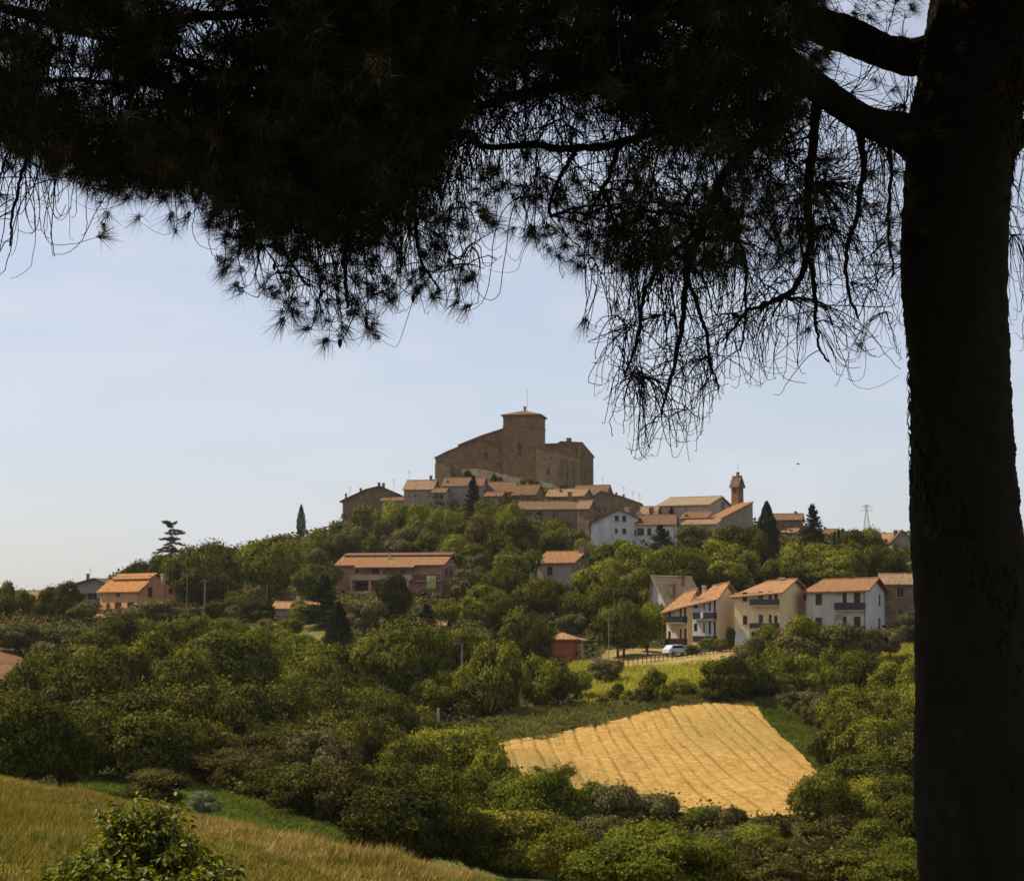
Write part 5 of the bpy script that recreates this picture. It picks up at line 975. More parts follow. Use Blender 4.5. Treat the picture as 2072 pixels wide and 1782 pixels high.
named = [
 # left skyline and left slope
 (12, 1176, 50, 1262, 'oak'), (48, 1192, 44, 1250, 'mid'), (97, 1186, 62, 1262, 'oak'), (136, 1176, 56, 1262, 'oak'), (167, 1216, 52, 1262, 'olive'),
 (285, 1135, 66, 1215, 'oak'), (330, 1120, 66, 1215, 'oak'), (368, 1104, 76, 1220, 'mid'), (420, 1094, 96, 1225, 'oak'), (470, 1106, 76, 1216, 'mid'), (448, 1140, 70, 1228, 'autumn'),
 (400, 1150, 90, 1235, 'oak'), (545, 1094, 104, 1222, 'light'), (508, 1103, 52, 1180, 'mid'), (596, 1092, 70, 1170, 'mid'), (630, 1106, 60, 1190, 'olive'), (640, 1140, 84, 1225, 'mid'),
 (575, 1096, 60, 1150, 'olive'), (655, 1070, 70, 1150, 'mid'), (690, 1078, 60, 1140, 'olive'), (640, 1085, 50, 1130, 'mid'), (558, 1085, 56, 1140, 'oak'),
 (316, 1212, 96, 1268, 'olive'), (248, 1232, 70, 1275, 'olive'), (388, 1228, 52, 1265, 'oak'), (438, 1215, 46, 1262, 'mid'), (525, 1214, 68, 1264, 'oak'), (478, 1195, 60, 1256, 'light'), (478, 1222, 46, 1262, 'olive'),
 (620, 1222, 60, 1262, 'mid'), (590, 1250, 56, 1292, 'mid'), (535, 1252, 50, 1290, 'olive'), (606, 1215, 40, 1258, 'olive'), (735, 1210, 84, 1290, 'olive'), (700, 1205, 50, 1262, 'light'),
 # hillside below the castle
 (700, 1050, 60, 1120, 'olive'), (742, 1018, 68, 1110, 'olive'), (782, 1010, 64, 1110, 'light'), (720, 1062, 80, 1140, 'olive'), (775, 1052, 76, 1135, 'olive'), (822, 1022, 60, 1100, 'mid'), (850, 1018, 58, 1110, 'light'),
 (830, 1062, 78, 1140, 'olive'), (862, 1046, 70, 1130, 'mid'), (895, 1030, 60, 1125, 'light'), (925, 1040, 56, 1120, 'mid'), (880, 1075, 84, 1145, 'oak'), (938, 1056, 64, 1130, 'oak'), (925, 1080, 64, 1150, 'light'),
 (760, 1085, 70, 1150, 'mid'), (805, 1090, 70, 1150, 'olive'), (985, 1012, 70, 1110, 'light'), (978, 1042, 80, 1150, 'autumn'), (1028, 1018, 66, 1120, 'light'), (1040, 1040, 90, 1150, 'oak'), (1006, 1060, 70, 1150, 'oak'), (1062, 1062, 60, 1140, 'autumn'),
 (955, 1100, 80, 1165, 'mid'), (910, 1106, 60, 1165, 'light'), (1130, 1052, 66, 1135, 'mid'), (1110, 1072, 70, 1135, 'mid'), (1165, 1070, 66, 1150, 'olive'), (1185, 1090, 60, 1160, 'light'),
 # centre
 (1046, 1103, 92, 1205, 'mid'), (1015, 1142, 72, 1225, 'mid'), (965, 1120, 70, 1200, 'olive'), (945, 1150, 66, 1215, 'olive'), (1085, 1170, 90, 1265, 'oak'), (1130, 1175, 80, 1260, 'oak'), (1200, 1148, 94, 1262, 'mid'), (1150, 1195, 70, 1268, 'mid'),
 (985, 1182, 96, 1265, 'light'), (965, 1205, 70, 1265, 'light'), (905, 1218, 60, 1270, 'mid'), (1158, 1240, 66, 1300, 'olive'), (1215, 1190, 84, 1300, 'oak'), (1250, 1215, 80, 1330, 'oak'),
 (1062, 1232, 100, 1345, 'oak'), (1092, 1262, 62, 1350, 'oak'), (1020, 1210, 90, 1320, 'oak'), (820, 1256, 180, 1440, 'mid'), (945, 1268, 90, 1370, 'mid'), (905, 1290, 76, 1370, 'mid'), (1000, 1300, 90, 1455, 'mid'), (980, 1330, 80, 1452, 'light'),
 (945, 1345, 70, 1420, 'light'), (905, 1360, 70, 1440, 'light'), (870, 1385, 80, 1450, 'mid'), (990, 1360, 110, 1452, 'oak'), (1085, 1335, 74, 1432, 'light'), (1130, 1348, 66, 1425, 'oak'), (1168, 1355, 56, 1412, 'light'), (1225, 1336, 62, 1386, 'olive'),
 # right of centre, around the houses
 (1240, 1092, 90, 1190, 'light'), (1290, 1098, 100, 1200, 'light'), (1225, 1130, 86, 1215, 'light'), (1290, 1150, 90, 1225, 'mid'), (1345, 1105, 80, 1195, 'light'), (1390, 1108, 76, 1200, 'mid'), (1420, 1110, 80, 1190, 'mid'), (1380, 1150, 80, 1200, 'mid'),
 (1405, 1060, 72, 1120, 'olive'), (1480, 1060, 90, 1165, 'oak'), (1450, 1090, 90, 1190, 'light'), (1500, 1100, 90, 1190, 'mid'), (1520, 1065, 60, 1165, 'oak'), (1475, 1135, 90, 1205, 'mid'), (1548, 1148, 56, 1196, 'olive'), (1445, 1165, 50, 1200, 'light'), (1425, 1162, 40, 1198, 'light'),
 (1620, 1096, 84, 1190, 'light'), (1660, 1098, 84, 1180, 'light'), (1600, 1125, 80, 1200, 'mid'), (1700, 1112, 86, 1190, 'light'), (1660, 1140, 96, 1200, 'mid'), (1725, 1072, 72, 1140, 'oak'), (1762, 1068, 60, 1140, 'mid'), (1738, 1095, 80, 1190, 'mid'), (1788, 1108, 80, 1190, 'mid'), (1810, 1130, 70, 1185, 'oak'), (1755, 1140, 80, 1180, 'oak'), (1570, 1130, 60, 1200, 'oak'), (1700, 1150, 80, 1192, 'light'),
 (1262, 1218, 90, 1330, 'light'), (1310, 1218, 60, 1325, 'light'), (1308, 1250, 50, 1318, 'autumn'), (1335, 1222, 40, 1300, 'light'), (1268, 1185, 70, 1280, 'oak'), (1305, 1190, 60, 1260, 'oak'),
 # bushes right of the meadow and under the row of houses
 (1250, 1382, 40, 1420, 'oak'), (1306, 1374, 44, 1424, 'oak'), (1346, 1382, 42, 1425, 'mid'), (1328, 1352, 46, 1400, 'mid'), (1385, 1370, 60, 1420, 'mid'), (1275, 1395, 36, 1424, 'mid'), (1220, 1412, 30, 1424, 'oak'),
 (1475, 1325, 88, 1425, 'oak'), (1440, 1372, 60, 1425, 'oak'), (1530, 1285, 70, 1370, 'olive'), (1508, 1302, 60, 1380, 'olive'), (1570, 1262, 80, 1360, 'mid'), (1620, 1245, 76, 1340, 'mid'), (1605, 1290, 84, 1390, 'olive'), (1560, 1320, 90, 1410, 'light'), (1520, 1350, 80, 1418, 'oak'), (1580, 1360, 80, 1420, 'mid'), (1640, 1330, 90, 1420, 'light'),
 (1655, 1265, 70, 1340, 'olive'), (1710, 1258, 90, 1350, 'olive'), (1760, 1270, 70, 1340, 'olive'), (1690, 1310, 96, 1410, 'light'), (1740, 1315, 80, 1400, 'oak'), (1800, 1268, 60, 1335, 'olive'), (1835, 1242, 60, 1300, 'olive'), (1800, 1340, 76, 1420, 'mid'), (1845, 1330, 60, 1430, 'light'), (1478, 1268, 20, 1318, 'oak'), (1436, 1290, 34, 1318, 'light'), (1404, 1304, 46, 1324, 'oak'), (1560, 1236, 34, 1300, 'oak'), (1460, 1292, 40, 1318, 'autumn'),
 # right woods
 (1610, 1398, 60, 1440, 'olive'), (1585, 1402, 50, 1432, 'olive'), (1640, 1400, 70, 1470, 'olive'), (1670, 1405, 60, 1490, 'olive'), (1720, 1380, 110, 1500, 'mid'), (1780, 1400, 110, 1500, 'mid'), (1835, 1390, 100, 1500, 'light'),
 (1720, 1440, 130, 1560, 'oak'), (1690, 1480, 90, 1560, 'mid'), (1790, 1450, 150, 1590, 'mid'), (1850, 1470, 120, 1600, 'oak'), (1750, 1530, 120, 1610, 'mid'), (1660, 1560, 118, 1690, 'mid'), (1745, 1580, 110, 1690, 'light'), (1810, 1570, 120, 1690, 'oak'), (1850, 1620, 120, 1730, 'oak'),
 (1700, 1650, 140, 1750, 'thicket'), (1780, 1660, 130, 1760, 'mid'), (1620, 1700, 120, 1790, 'thicket'), (1850, 1690, 130, 1800, 'light'), (1730, 1710, 150, 1810, 'oak'), (1560, 1650, 90, 1720, 'thicket'), (1800, 1740, 150, 1830, 'mid'),
 # along the lower edge of the wheat field
 (1250, 1598, 110, 1690, 'olive'), (1320, 1612, 90, 1690, 'olive'), (1400, 1628, 90, 1690, 'mid'), (1450, 1632, 70, 1690, 'olive'), (1480, 1612 + 20, 60, 1680, 'thicket'), (1200, 1585, 80, 1680, 'mid'),
 (1350, 1665, 140, 1760, 'mid'), (1440, 1680, 120, 1770, 'olive'), (1530, 1680, 100, 1750, 'light'), (1590, 1740, 140, 1830, 'thicket'), (1500, 1720, 110, 1800, 'thicket'),
 # lower centre wood
 (940, 1480, 150, 1600, 'light'), (880, 1470, 120, 1590, 'light'), (1000, 1520, 110, 1640, 'light'), (830, 1500, 130, 1620, 'mid'), (1050, 1575, 130, 1700, 'light'), (1110, 1582, 150, 1720, 'light'), (1160, 1620, 110, 1730, 'mid'),
 (960, 1560, 140, 1690, 'mid'), (880, 1560, 170, 1720, 'mid'), (800, 1590, 170, 1760, 'oak'), (990, 1630, 150, 1750, 'light'), (860, 1620, 230, 1770, 'oak'), (950, 1650, 150, 1770, 'oak'), (1060, 1650, 150, 1770, 'mid'), (1140, 1670, 130, 1790, 'mid'), (1220, 1655, 120, 1760, 'olive'),
 (760, 1540, 150, 1690, 'mid'), (690, 1560, 150, 1690, 'thicket'), (620, 1560, 140, 1660, 'oak'), (560, 1550, 130, 1640, 'oak'), (500, 1540, 130, 1610, 'thicket'), (440, 1510, 130, 1590, 'thicket'), (560, 1480, 160, 1600, 'thicket'), (640, 1470, 150, 1610, 'olive'), (730, 1470, 130, 1600, 'oak'),
 # great dark wood on the left
 (60, 1420, 170, 1600, 'oak'), (10, 1390, 150, 1570, 'oak'), (120, 1460, 150, 1602, 'oak'), (95, 1330, 140, 1480, 'mid'), (160, 1350, 160, 1520, 'oak'), (230, 1330, 170, 1500, 'oak'), (240, 1400, 190, 1570, 'oak'), (320, 1390, 180, 1560, 'oak'), (190, 1440, 170, 1580, 'oak'), (310, 1450, 160, 1590, 'oak'),
 (300, 1300, 150, 1450, 'mid'), (370, 1320, 160, 1480, 'mid'), (400, 1400, 170, 1570, 'mid'), (450, 1300, 160, 1450, 'mid'), (470, 1380, 160, 1540, 'oak'), (390, 1460, 150, 1580, 'oak'), (540, 1300, 140, 1450, 'mid'), (610, 1320, 150, 1470, 'mid'), (560, 1380, 160, 1530, 'mid'), (480, 1440, 140, 1570, 'oak'),
 (640, 1390, 150, 1530, 'mid'), (700, 1360, 130, 1500, 'mid'), (740, 1390, 130, 1520, 'mid'), (790, 1420, 120, 1540, 'oak'), (850, 1440, 110, 1530, 'mid'), (680, 1440, 150, 1570, 'oak'), (770, 1480, 120, 1590, 'mid'), (580, 1455, 120, 1560, 'oak'),
 # middle left rows
 (30, 1258, 90, 1320, 'olive'), (90, 1262, 90, 1325, 'olive'), (150, 1268, 80, 1330, 'olive'), (240, 1247, 96, 1345, 'oak'), (200, 1262, 80, 1340, 'mid'), (300, 1252, 90, 1340, 'mid'), (350, 1250, 90, 1340, 'light'), (410, 1246, 90, 1340, 'light'), (460, 1250, 90, 1345, 'light'), (160, 1300, 110, 1390, 'mid'), (230, 1300, 110, 1400, 'mid'),
 (510, 1268, 100, 1360, 'mid'), (560, 1272, 90, 1365, 'mid'), (610, 1282, 80, 1370, 'light'), (640, 1300, 90, 1390, 'mid'), (100, 1305, 90, 1385, 'olive'), (50, 1345, 90, 1440, 'mid'), (700, 1310, 80, 1400, 'mid'), (755, 1290, 90, 1400, 'light'), (350, 1345, 130, 1480, 'mid'), (550, 1340, 130, 1470, 'light'),
]
for (u, vt, w, vb, kd) in named:
    if vt > 1320 and u < 720 and kd == 'mid' and random.random() < .65: kd = 'oak'
    if vt > 1285 and w > 60: vt -= random.uniform(-4, 14) * w / 90; w *= random.uniform(.92, 1.22)
    T_(u, vt, w * 1.12, vb, kd, cb=random.uniform(.03, .14) if vt < 1285 else random.uniform(-.06, .03))
# the wood goes on behind the great trunk and past the right edge
for row, (vt0, w0, vb0) in enumerate([(1085, 72, 1165), (1125, 78, 1205), (1165, 80, 1250), (1240, 90, 1335), (1310, 96, 1410), (1390, 110, 1500), (1480, 130, 1610), (1600, 150, 1740)]):
    for q_ in range(8 if row < 5 else 6):
        u_ = 1885 + (q_ + .5 * (row % 2)) * w0 * 1.02 + random.uniform(-12, 12)
        if u_ < 2420: T_(u_, vt0 + random.uniform(-14, 20), w0 * random.uniform(.9, 1.3), vb0, random.choice(['oak', 'mid', 'light', 'olive', 'oak', 'mid']), cb=random.uniform(.03, .14))
# foreground bushes and small trees with their own depth
T_(318, 1556, 140, 1650, 'thicket', .04, 'l', Y=88, label='dark rounded bush standing on the green strip left of the silvery shrub', name='bush')
T_(410, 1600, 92, 1660, 'silver', .02, 'l', Y=84, label='pale silvery green shrub beside the dark rounded bush on the green strip')
T_(1325, 1668, 340, 1850, 'light', .02, 'x', Y=58, label='large bright green bush at the bottom edge, right of the centre', name='bush')
T_(1122, 1545, 80, 1650, 'feather', .0, 'l', Y=146, label='feathery shrub with upright shoots at the lower left edge of the wheat field')
T_(1525, 1675, 90, 1790, 'feather', .0, 'l', Y=112, label='spiky feathery shrub right of the large bright green bush')
for (u_, vt_, w_) in ((945, 950, 20), (1000, 958, 16), (1012, 964, 14), (1060, 966, 20), (1085, 972, 22), (1140, 980, 20), (1075, 966, 14), (918, 956, 16)): T_(u_, vt_, w_, 1000, 'oak', .0, 's', Y=494, name='wall_shrub')
# foreground walnut-like tree with separate, drooping leaves
def leafy_tree(name, label, u, vt, w, vb, Y, nshoots, nl, seed, leaf=.115):
    r = np.random.default_rng(seed); bx = at(u, vb, Y).x; base = Vector((bx, Y, float(T(bx, Y)))); H = at(u, vt, Y).z - base.z; W = w * Y / FPX / 2
    root = empty(name, base); tag(root, label, 'tree'); P, RR = [], []; LC, LD = [], []
    for i in range(nshoots):
        a = r.uniform(0, 2 * np.pi); k = r.uniform(0, 1) ** .5; el = (.80 - .42 * k ** 1.3) * (r.uniform(.8, 1.08) if r.random() < .6 else r.uniform(.3, .85));
        if nshoots > 100 and r.random() < .07: a = r.choice([0.15, 3.1]) + r.normal() * .6; k = r.uniform(.08, .5); el = r.uniform(.78, 1.0)
        tip = np.array([np.cos(a) * W * k, np.sin(a) * W * k, H * el])
        b0 = np.array([tip[0] * .1, tip[1] * .1, H * .12]); c0 = b0 * .45 + tip * .55 + np.array([0, 0, -H * .06]); t_ = np.linspace(0, 1, 9)[:, None]
        cv = (1 - t_) ** 2 * b0 + 2 * t_ * (1 - t_) * c0 + t_ ** 2 * tip + r.normal(size=(9, 3)) * .01; P.append(cv); RR.append(np.linspace(.022, .004, 9))
        m_ = nl; tt_ = r.uniform(.45, 1.03, m_); seg = np.clip(tt_, 0, 1) * 8; j = np.clip(seg.astype(int), 0, 7); f_ = (seg - j)[:, None]; q = cv[j] * (1 - f_) + cv[j + 1] * f_
        d = unit(r.normal(size=(m_, 3)) * np.array([1, 1, .5]) + np.array([0, 0, -.25])); LC.append(q + d * r.uniform(.01, .075, (m_, 1))); LD.append(d)
    v, f = tubes(np.array(P), np.array(RR), 4); mesh_obj('branches', v, f, BARK, root, smooth=True)
    C = np.concatenate(LC); D = np.concatenate(LD); n = len(C); N_ = unit(r.normal(size=(n, 3)) * .7 + np.array([0, 0, 1.0])); B = unit(np.cross(N_, D)); s = leaf * r.uniform(.6, 1.2, (n, 1)); Nn = np.cross(D, B)
    # leaf: 6 vertices, folded along the midrib, drooping tip
    A0 = C; A3 = C + D * s + np.array([0, 0, -.25]) * s; m1 = C + D * s * .35; m2 = C + D * s * .72 + np.array([0, 0, -.08]) * s
    V = np.stack([A0, m1 + B * s * .24 + Nn * s * .07, m2 + B * s * .2 + Nn * s * .05, A3, m2 - B * s * .2 + Nn * s * .05, m1 - B * s * .24 + Nn * s * .07], 1).reshape(-1, 3)
    i0 = np.arange(n) * 6; F = np.concatenate([np.stack([i0, i0 + 1, i0 + 2, i0 + 3], 1), np.stack([i0, i0 + 3, i0 + 4, i0 + 5], 1)])
    mesh_obj('leaves', V, F, LEAFY, root); m = MB(); m.tube([(0, 0, -.3), (.03, 0, H * .08), (0, .02, H * .3)], [.06, .05, .03], 8); m.build('trunk', BARK, root, True)
    return root
LEAFY = leaf_mat('glossy_leaves', (.035, .042, .005), (.12, .125, .012), (.30, .28, .035), .38, .05, .45, .16, 3.0)
leafy_tree('leafy_sapling', 'foreground tree with glossy separate leaves at the bottom left of the picture', 288, 1612, 400, 1868, 20, 430, 50, 3, .078)
leafy_tree('leafy_sapling', 'small leafy shoot tips poking over the bottom edge, left one of two', 638, 1758, 60, 1868, 20, 16, 26, 5, .075)
leafy_tree('leafy_sapling', 'small leafy shoot tips poking over the bottom edge, right one of two', 692, 1756, 60, 1868, 20, 16, 26, 6, .075)
# ---- labels that single out each remaining tree by a landmark
LMK = [('orange house', 280, 1215), ('grey gabled house', 185, 1205), ('windswept pine', 347, 1090), ('skyline cypress', 609, 1050), ('brown apartment building', 805, 1165), ('thick dark cypress', 681, 1290), ('pinkish grey house', 1140, 1145), ('red garden hut', 1140, 1310),
       ('leftmost gabled village house', 750, 1020), ('castle keep', 1060, 940), ('tall windowed stone house', 1115, 1060), ('white house below the church', 1280, 1070), ('church', 1420, 1045), ('tall cypress by the church', 1553, 1080), ('ridge spruce', 1645, 1060), ('tan roofed white house', 1368, 1195),
       ('leftmost cream house', 1370, 1265), ('pale yellow row house', 1555, 1240), ('white row house', 1710, 1225), ('old stone house', 1820, 1225), ('upper pine trunk', 1990, 1120), ('middle of the pine trunk', 1990, 1330), ('lower pine trunk', 1990, 1560), ('wheat field', 1340, 1540), ('green meadow', 1300, 1365), ('silvery shrub', 410, 1640), ('large bright green bush', 1325, 1740), ('dry stone wall', 550, 1205),
       ('utility pole', 414, 1200), ('bare earth bank', 10, 1350), ('white marker post', 887, 1441), ('green grass verge', 1600, 1500), ('foreground leafy tree', 290, 1720)]
ADJ = {'oak': 'dark green', 'mid': 'mid green', 'light': 'fresh light green', 'olive': 'grey green olive', 'autumn': 'bronze tinted', 'thicket': 'brownish green', 'cypress': 'dark cypress', 'spruce': 'dark conifer', 'tall': 'tall green', 'silver': 'silvery', 'feather': 'feathery'}
ORD = ['nearest', 'second nearest', 'third nearest', 'fourth nearest', 'fifth nearest', 'sixth nearest', 'seventh nearest', 'eighth nearest', 'ninth nearest', 'tenth nearest', 'eleventh nearest', 'twelfth nearest', 'thirteenth nearest', 'fourteenth nearest', 'fifteenth nearest']
buck = {}
for t in TREES:
    if t['label']: tag(t['o'], t['label'], 'bush' if t['nm'] in ('bush', 'feathery_shrub', 'silvery_shrub') else 'tree'); continue
    best = min(LMK, key=lambda q: (q[1] - t['u']) ** 2 + ((q[2] - t['v']) * 1.2) ** 2); dx, dy = t['u'] - best[1], t['v'] - best[2]
    h_ = 'left' if dx < -25 else ('right' if dx > 25 else ''); v_ = 'above' if dy < -22 else ('below' if dy > 22 else '')
    if v_ and h_: d = v_ + ' and ' + h_ + ' of'
    elif v_: d = 'straight ' + v_
    else: d = 'directly ' + (h_ + ' of' if h_ else 'in front of')
    t['d'] = math.hypot(dx, dy); buck.setdefault((ADJ[t['kind']], d, best[0]), []).append(t)
for (adj, d, lm), ts in buck.items():
    ts.sort(key=lambda q: q['d'])
    for i, t in enumerate(ts):
        sz = 'bush' if t['kind'] == 'thicket' else 'tree'
        pre = adj + ' ' + sz + ' ' + d + ' the ' + lm
        tag(t['o'], (ORD[min(i, len(ORD) - 1)] + ' ' + pre) if len(ts) > 1 else pre, 'tree' if sz == 'tree' else 'bush', 'trees and bushes of the wooded hillside')
# ---- undergrowth: leafy scrub between the trunks
def undergrowth():
    r = np.random.default_rng(21); n = 260000; t_ = r.uniform(-.31, .31, n); wd = r.random(n) < .3; t_ = np.where(wd, np.where(r.random(n) < .7, 1, -1) * (.20 + .32 * r.random(n) ** 1.3), t_); Y = (78 ** 2 + r.random(n) * (480 ** 2 - 78 ** 2)) ** .5; Y = np.where(r.random(n) < .55, 78 + (Y - 78) * r.random(n) ** .8, Y); X = t_ * Y
    bad = np.zeros(n, bool)
    for p in (P_MEADOW, P_ROADSIDE, P_STRIP, P_GRASSBANK, P_LAWN, P_WHEAT, P_EARTH): bad |= inpoly(X, Y, p)
    bad |= inpoly(X, Y, P_BANK) & (r.random(n) < .8); bad |= (Y < 104) & (X < 8)
    X, Y = X[~bad], Y[~bad]; hh = r.random(len(X)) * (1.1 + .9 * np.sin(X * .4) * np.sin(Y * .3)); Z = T(X, Y) + .1 + np.abs(hh)
    C = np.stack([X, Y, Z], 1); V, F = leaves(C, np.tile([0, -.1, 1.0], (len(C), 1)), .0012 * Y + .07, r, .8)
    o = mesh_obj('undergrowth', V, F, LM['thicket']); tag(o, 'low green scrub covering the ground between the trees', 'scrub', kind='stuff')
undergrowth()
def blades(name, label, poly, n, h, w, mat, y=None, seed=1, lean=.4, avoid=None, rowed=False, patchy=0, wave=.5):
    r = np.random.default_rng(seed); px = [p[0] for p in poly]; py = [p[1] for p in poly]; X = r.uniform(min(px), max(px), n * 2); Y = r.uniform(min(py), max(py), n * 2); k = inpoly(X, Y, poly)
    if avoid: k &= ~inpoly(X, Y, avoid)
    if patchy: f0 = np.sin(X * .8 + 1.3 * np.sin(Y * .3)) * np.sin(Y * .45 + .7 * np.sin(X * .6)) + .5 * np.sin(X * 2.3 + Y) * np.sin(Y * 1.9 - X); k &= r.random(len(X)) < np.clip(.45 + patchy * f0, .04, 1)
    if rowed: rw_, rp_ = rows(X, Y); k &= r.random(len(X)) > rw_ * 1.1 + rp_ * .5
    X, Y = X[k][:n], Y[k][:n]; m = len(X); Z = T(X, Y); a = r.uniform(0, 6.28, m); hh = h * r.uniform(.5, 1.3, m) * (1 + wave * np.sin(X * .7 + 1) * np.sin(Y * .35)) * (1 + wave * .6 * np.sin(X * 2.9 + 1) * np.sin(Y * 1.7)); B = np.stack([np.cos(a), np.sin(a), 0 * a], 1) * w * .5
    P0 = np.stack([X, Y, Z - .03], 1); tip = P0 + np.stack([r.normal(size=m) * lean * hh + .15 * hh, r.normal(size=m) * lean * hh, hh], 1); md = (P0 + tip) / 2 + np.array([0, 0, .05])
    V = np.stack([P0 - B, P0 + B, md + B * .7, md - B * .7, tip + B * .15, tip - B * .15], 1).reshape(-1, 3); i0 = np.arange(m) * 6
    F = np.concatenate([np.stack([i0, i0 + 1, i0 + 2, i0 + 3], 1), np.stack([i0 + 3, i0 + 2, i0 + 4, i0 + 5], 1)])
    o = mesh_obj(name, V, F, mat); return tag(o, label, 'grass', kind='stuff')
GM = leaf_mat('dry_meadow_grass', (.085, .070, .012), (.19, .142, .028), (.34, .24, .066), .25, .0, .9, .03, .22)
GD = leaf_mat('golden_meadow_grass', (.20, .155, .04), (.37, .28, .085), (.58, .44, .17), .25, .0, .9, .03, .4)
GB = leaf_mat('bank_scrub_grass', (.06, .068, .016), (.145, .145, .036), (.26, .23, .075), .2, .0, .9, .03, .25)
GG = leaf_mat('green_grass', (.05, .075, .012), (.105, .13, .022), (.19, .20, .04), .3, .0, .9, .03, .3)
GS = leaf_mat('yellow_green_grass', (.20, .195, .03), (.37, .345, .05), (.50, .44, .09), .25, .0, .9, .05, .3)
blades('meadow_grass', 'long dry brownish grass on the near slope', [(-26, 18), (6, 18), (9, 40), (8, 72), (-26, 80)], 420000, .21, .026, GM, seed=2, lean=.3)
blades('golden_grass', 'pale golden seeding grass along the right part of the near slope', [(-9.5, 64), (-1, 56), (-1.2, 44), (-3.5, 40), (-9, 52)], 34000, .30, .022, GD, seed=12, lean=.3, patchy=.6)
blades('golden_seed_heads', 'sparse pale golden seed heads scattered over the whole near slope', [(-26, 18), (6, 18), (6, 40), (6, 70), (-26, 78)], 40000, .25, .02, GD, seed=13, lean=.3, patchy=.8)
blades('near_green_grass', 'green grass mixed into the near slope', [(-20, 24), (3, 24), (3, 44), (-8, 62), (-20, 66)], 85000, .22, .026, GG, seed=3, lean=.3, patchy=.7)
blades('strip_grass', 'short green grass on the strip between slope and wood', P_STRIP, 70000, .28, .07, GG, seed=4)
blades('slope_grass', 'yellow green grass on the sunny slope below the road', P_MEADOW, 60000, .45, .16, GS, seed=5, avoid=P_ROADSIDE)
blades('verge_grass', 'green grass on the verge right of the wheat field', P_GRASSBANK, 22000, .35, .12, GG, seed=6)
blades('bank_grass', 'rough brown green grass on the bank above the wheat field', P_BANK, 50000, .5, .14, GB, seed=7)
MW = leaf_mat('wheat_straw', (.27, .16, .045), (.43, .275, .082), (.58, .385, .138), .2, .0, .9, .03, .5)
wp = blades('wheat_stalks', 'golden stubble and straw standing in the wheat field', P_WHEAT, 110000, .34, .06, MW, seed=8, lean=.3, rowed=True, wave=.15); wp['category'] = 'wheat'
# earth bank at the far left
# ------------------------------------------------------------------ the great pine in the foreground
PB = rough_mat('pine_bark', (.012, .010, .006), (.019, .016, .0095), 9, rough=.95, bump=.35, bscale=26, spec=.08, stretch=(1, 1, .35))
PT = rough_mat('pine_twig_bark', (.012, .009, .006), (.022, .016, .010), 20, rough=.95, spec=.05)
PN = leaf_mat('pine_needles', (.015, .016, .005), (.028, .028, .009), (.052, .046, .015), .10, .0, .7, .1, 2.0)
pine_base = Vector((at(1985, 1782, 8.5).x, 8.5, -1.8)); pine = empty('pine_tree', pine_base); tag(pine, 'huge dark pine in the foreground with a thick bark trunk and drooping needle branches', 'tree')
rp = np.random.default_rng(77)
def smooth_path(pts, n):
    pts = np.array(pts, float); t_ = np.linspace(0, len(pts) - 1, n); out = np.zeros((n, pts.shape[1]))
    for i, tv in enumerate(t_):
        j = min(int(tv), len(pts) - 2); f_ = tv - j; p0 = pts[max(j - 1, 0)]; p1 = pts[j]; p2 = pts[j + 1]; p3 = pts[min(j + 2, len(pts) - 1)]
        out[i] = .5 * (2 * p1 + (p2 - p0) * f_ + (2 * p0 - 5 * p1 + 4 * p2 - p3) * f_ ** 2 + (3 * p1 - p0 - 3 * p2 + p3) * f_ ** 3)
    return out
def w2(path):   # (u,v,Y,rpx) -> world xyz + radius
    o = np.array([[*at(p[0], p[1], p[2]), p[3] * p[2] / FPX] for p in path]); return o
# trunk
prof = [(2030, 2200, 118), (2010, 2000, 118), (1990, 1782, 121), (1978, 1500, 118), (1962, 1200, 111), (1946, 1000, 105), (1940, 850, 104), (1936, 700, 103), (1931, 600, 103), (1936, 430, 105), (1946, 330, 112), (1958, 240, 118), (1972, 150, 112), (1982, 50, 104), (2000, -80, 100), (2020, -300, 92), (2040, -600, 78), (2055, -1000, 60), (2060, -1500, 35)]
tp = smooth_path(w2([(a, b, 8.5, c) for a, b, c in prof]), 620); NA = 110; ang = np.linspace(0, 2 * np.pi, NA, endpoint=False)
hh = tp[:, 2]; AA, HH = np.meshgrid(ang, hh)
def plates(nh, na, amp):
    g = rp.random((nh, na)); g = np.concatenate([g, g[:, :1]], 1); ih = np.linspace(0, nh - 1.001, len(tp)); ia = np.linspace(0, na, NA, endpoint=False); i0 = ih.astype(int); j0 = ia.astype(int); fh = (ih - i0)[:, None]; fa = (ia - j0)[None]
    fh = np.clip(fh * 2.2 - .6, 0, 1); fa = np.clip(fa * 2.2 - .6, 0, 1); return amp * ((g[i0][:, j0] * (1 - fa) + g[i0][:, j0 + 1] * fa) * (1 - fh) + (g[i0 + 1][:, j0] * (1 - fa) + g[i0 + 1][:, j0 + 1] * fa) * fh)
rel = plates(95, 16, .009) + plates(230, 34, .005) + rp.normal(size=AA.shape) * .0016 + .001
big = .012 * np.sin(HH * 2.2 + AA) + .008 * np.sin(HH * 5.1 + 2 * AA)
RRt = tp[:, 3][:, None] + rel + big - .008
TV = np.stack([tp[:, 0][:, None] + np.cos(AA) * RRt, tp[:, 1][:, None] + np.sin(AA) * RRt, HH + rp.normal(size=AA.shape) * .002], -1).reshape(-1, 3)
i_ = (np.arange(len(tp) - 1)[:, None] * NA + np.arange(NA)[None]); j_ = (np.arange(len(tp) - 1)[:, None] * NA + (np.arange(NA)[None] + 1) % NA)
TF = np.stack([i_, j_, j_ + NA, i_ + NA], -1).reshape(-1, 4)
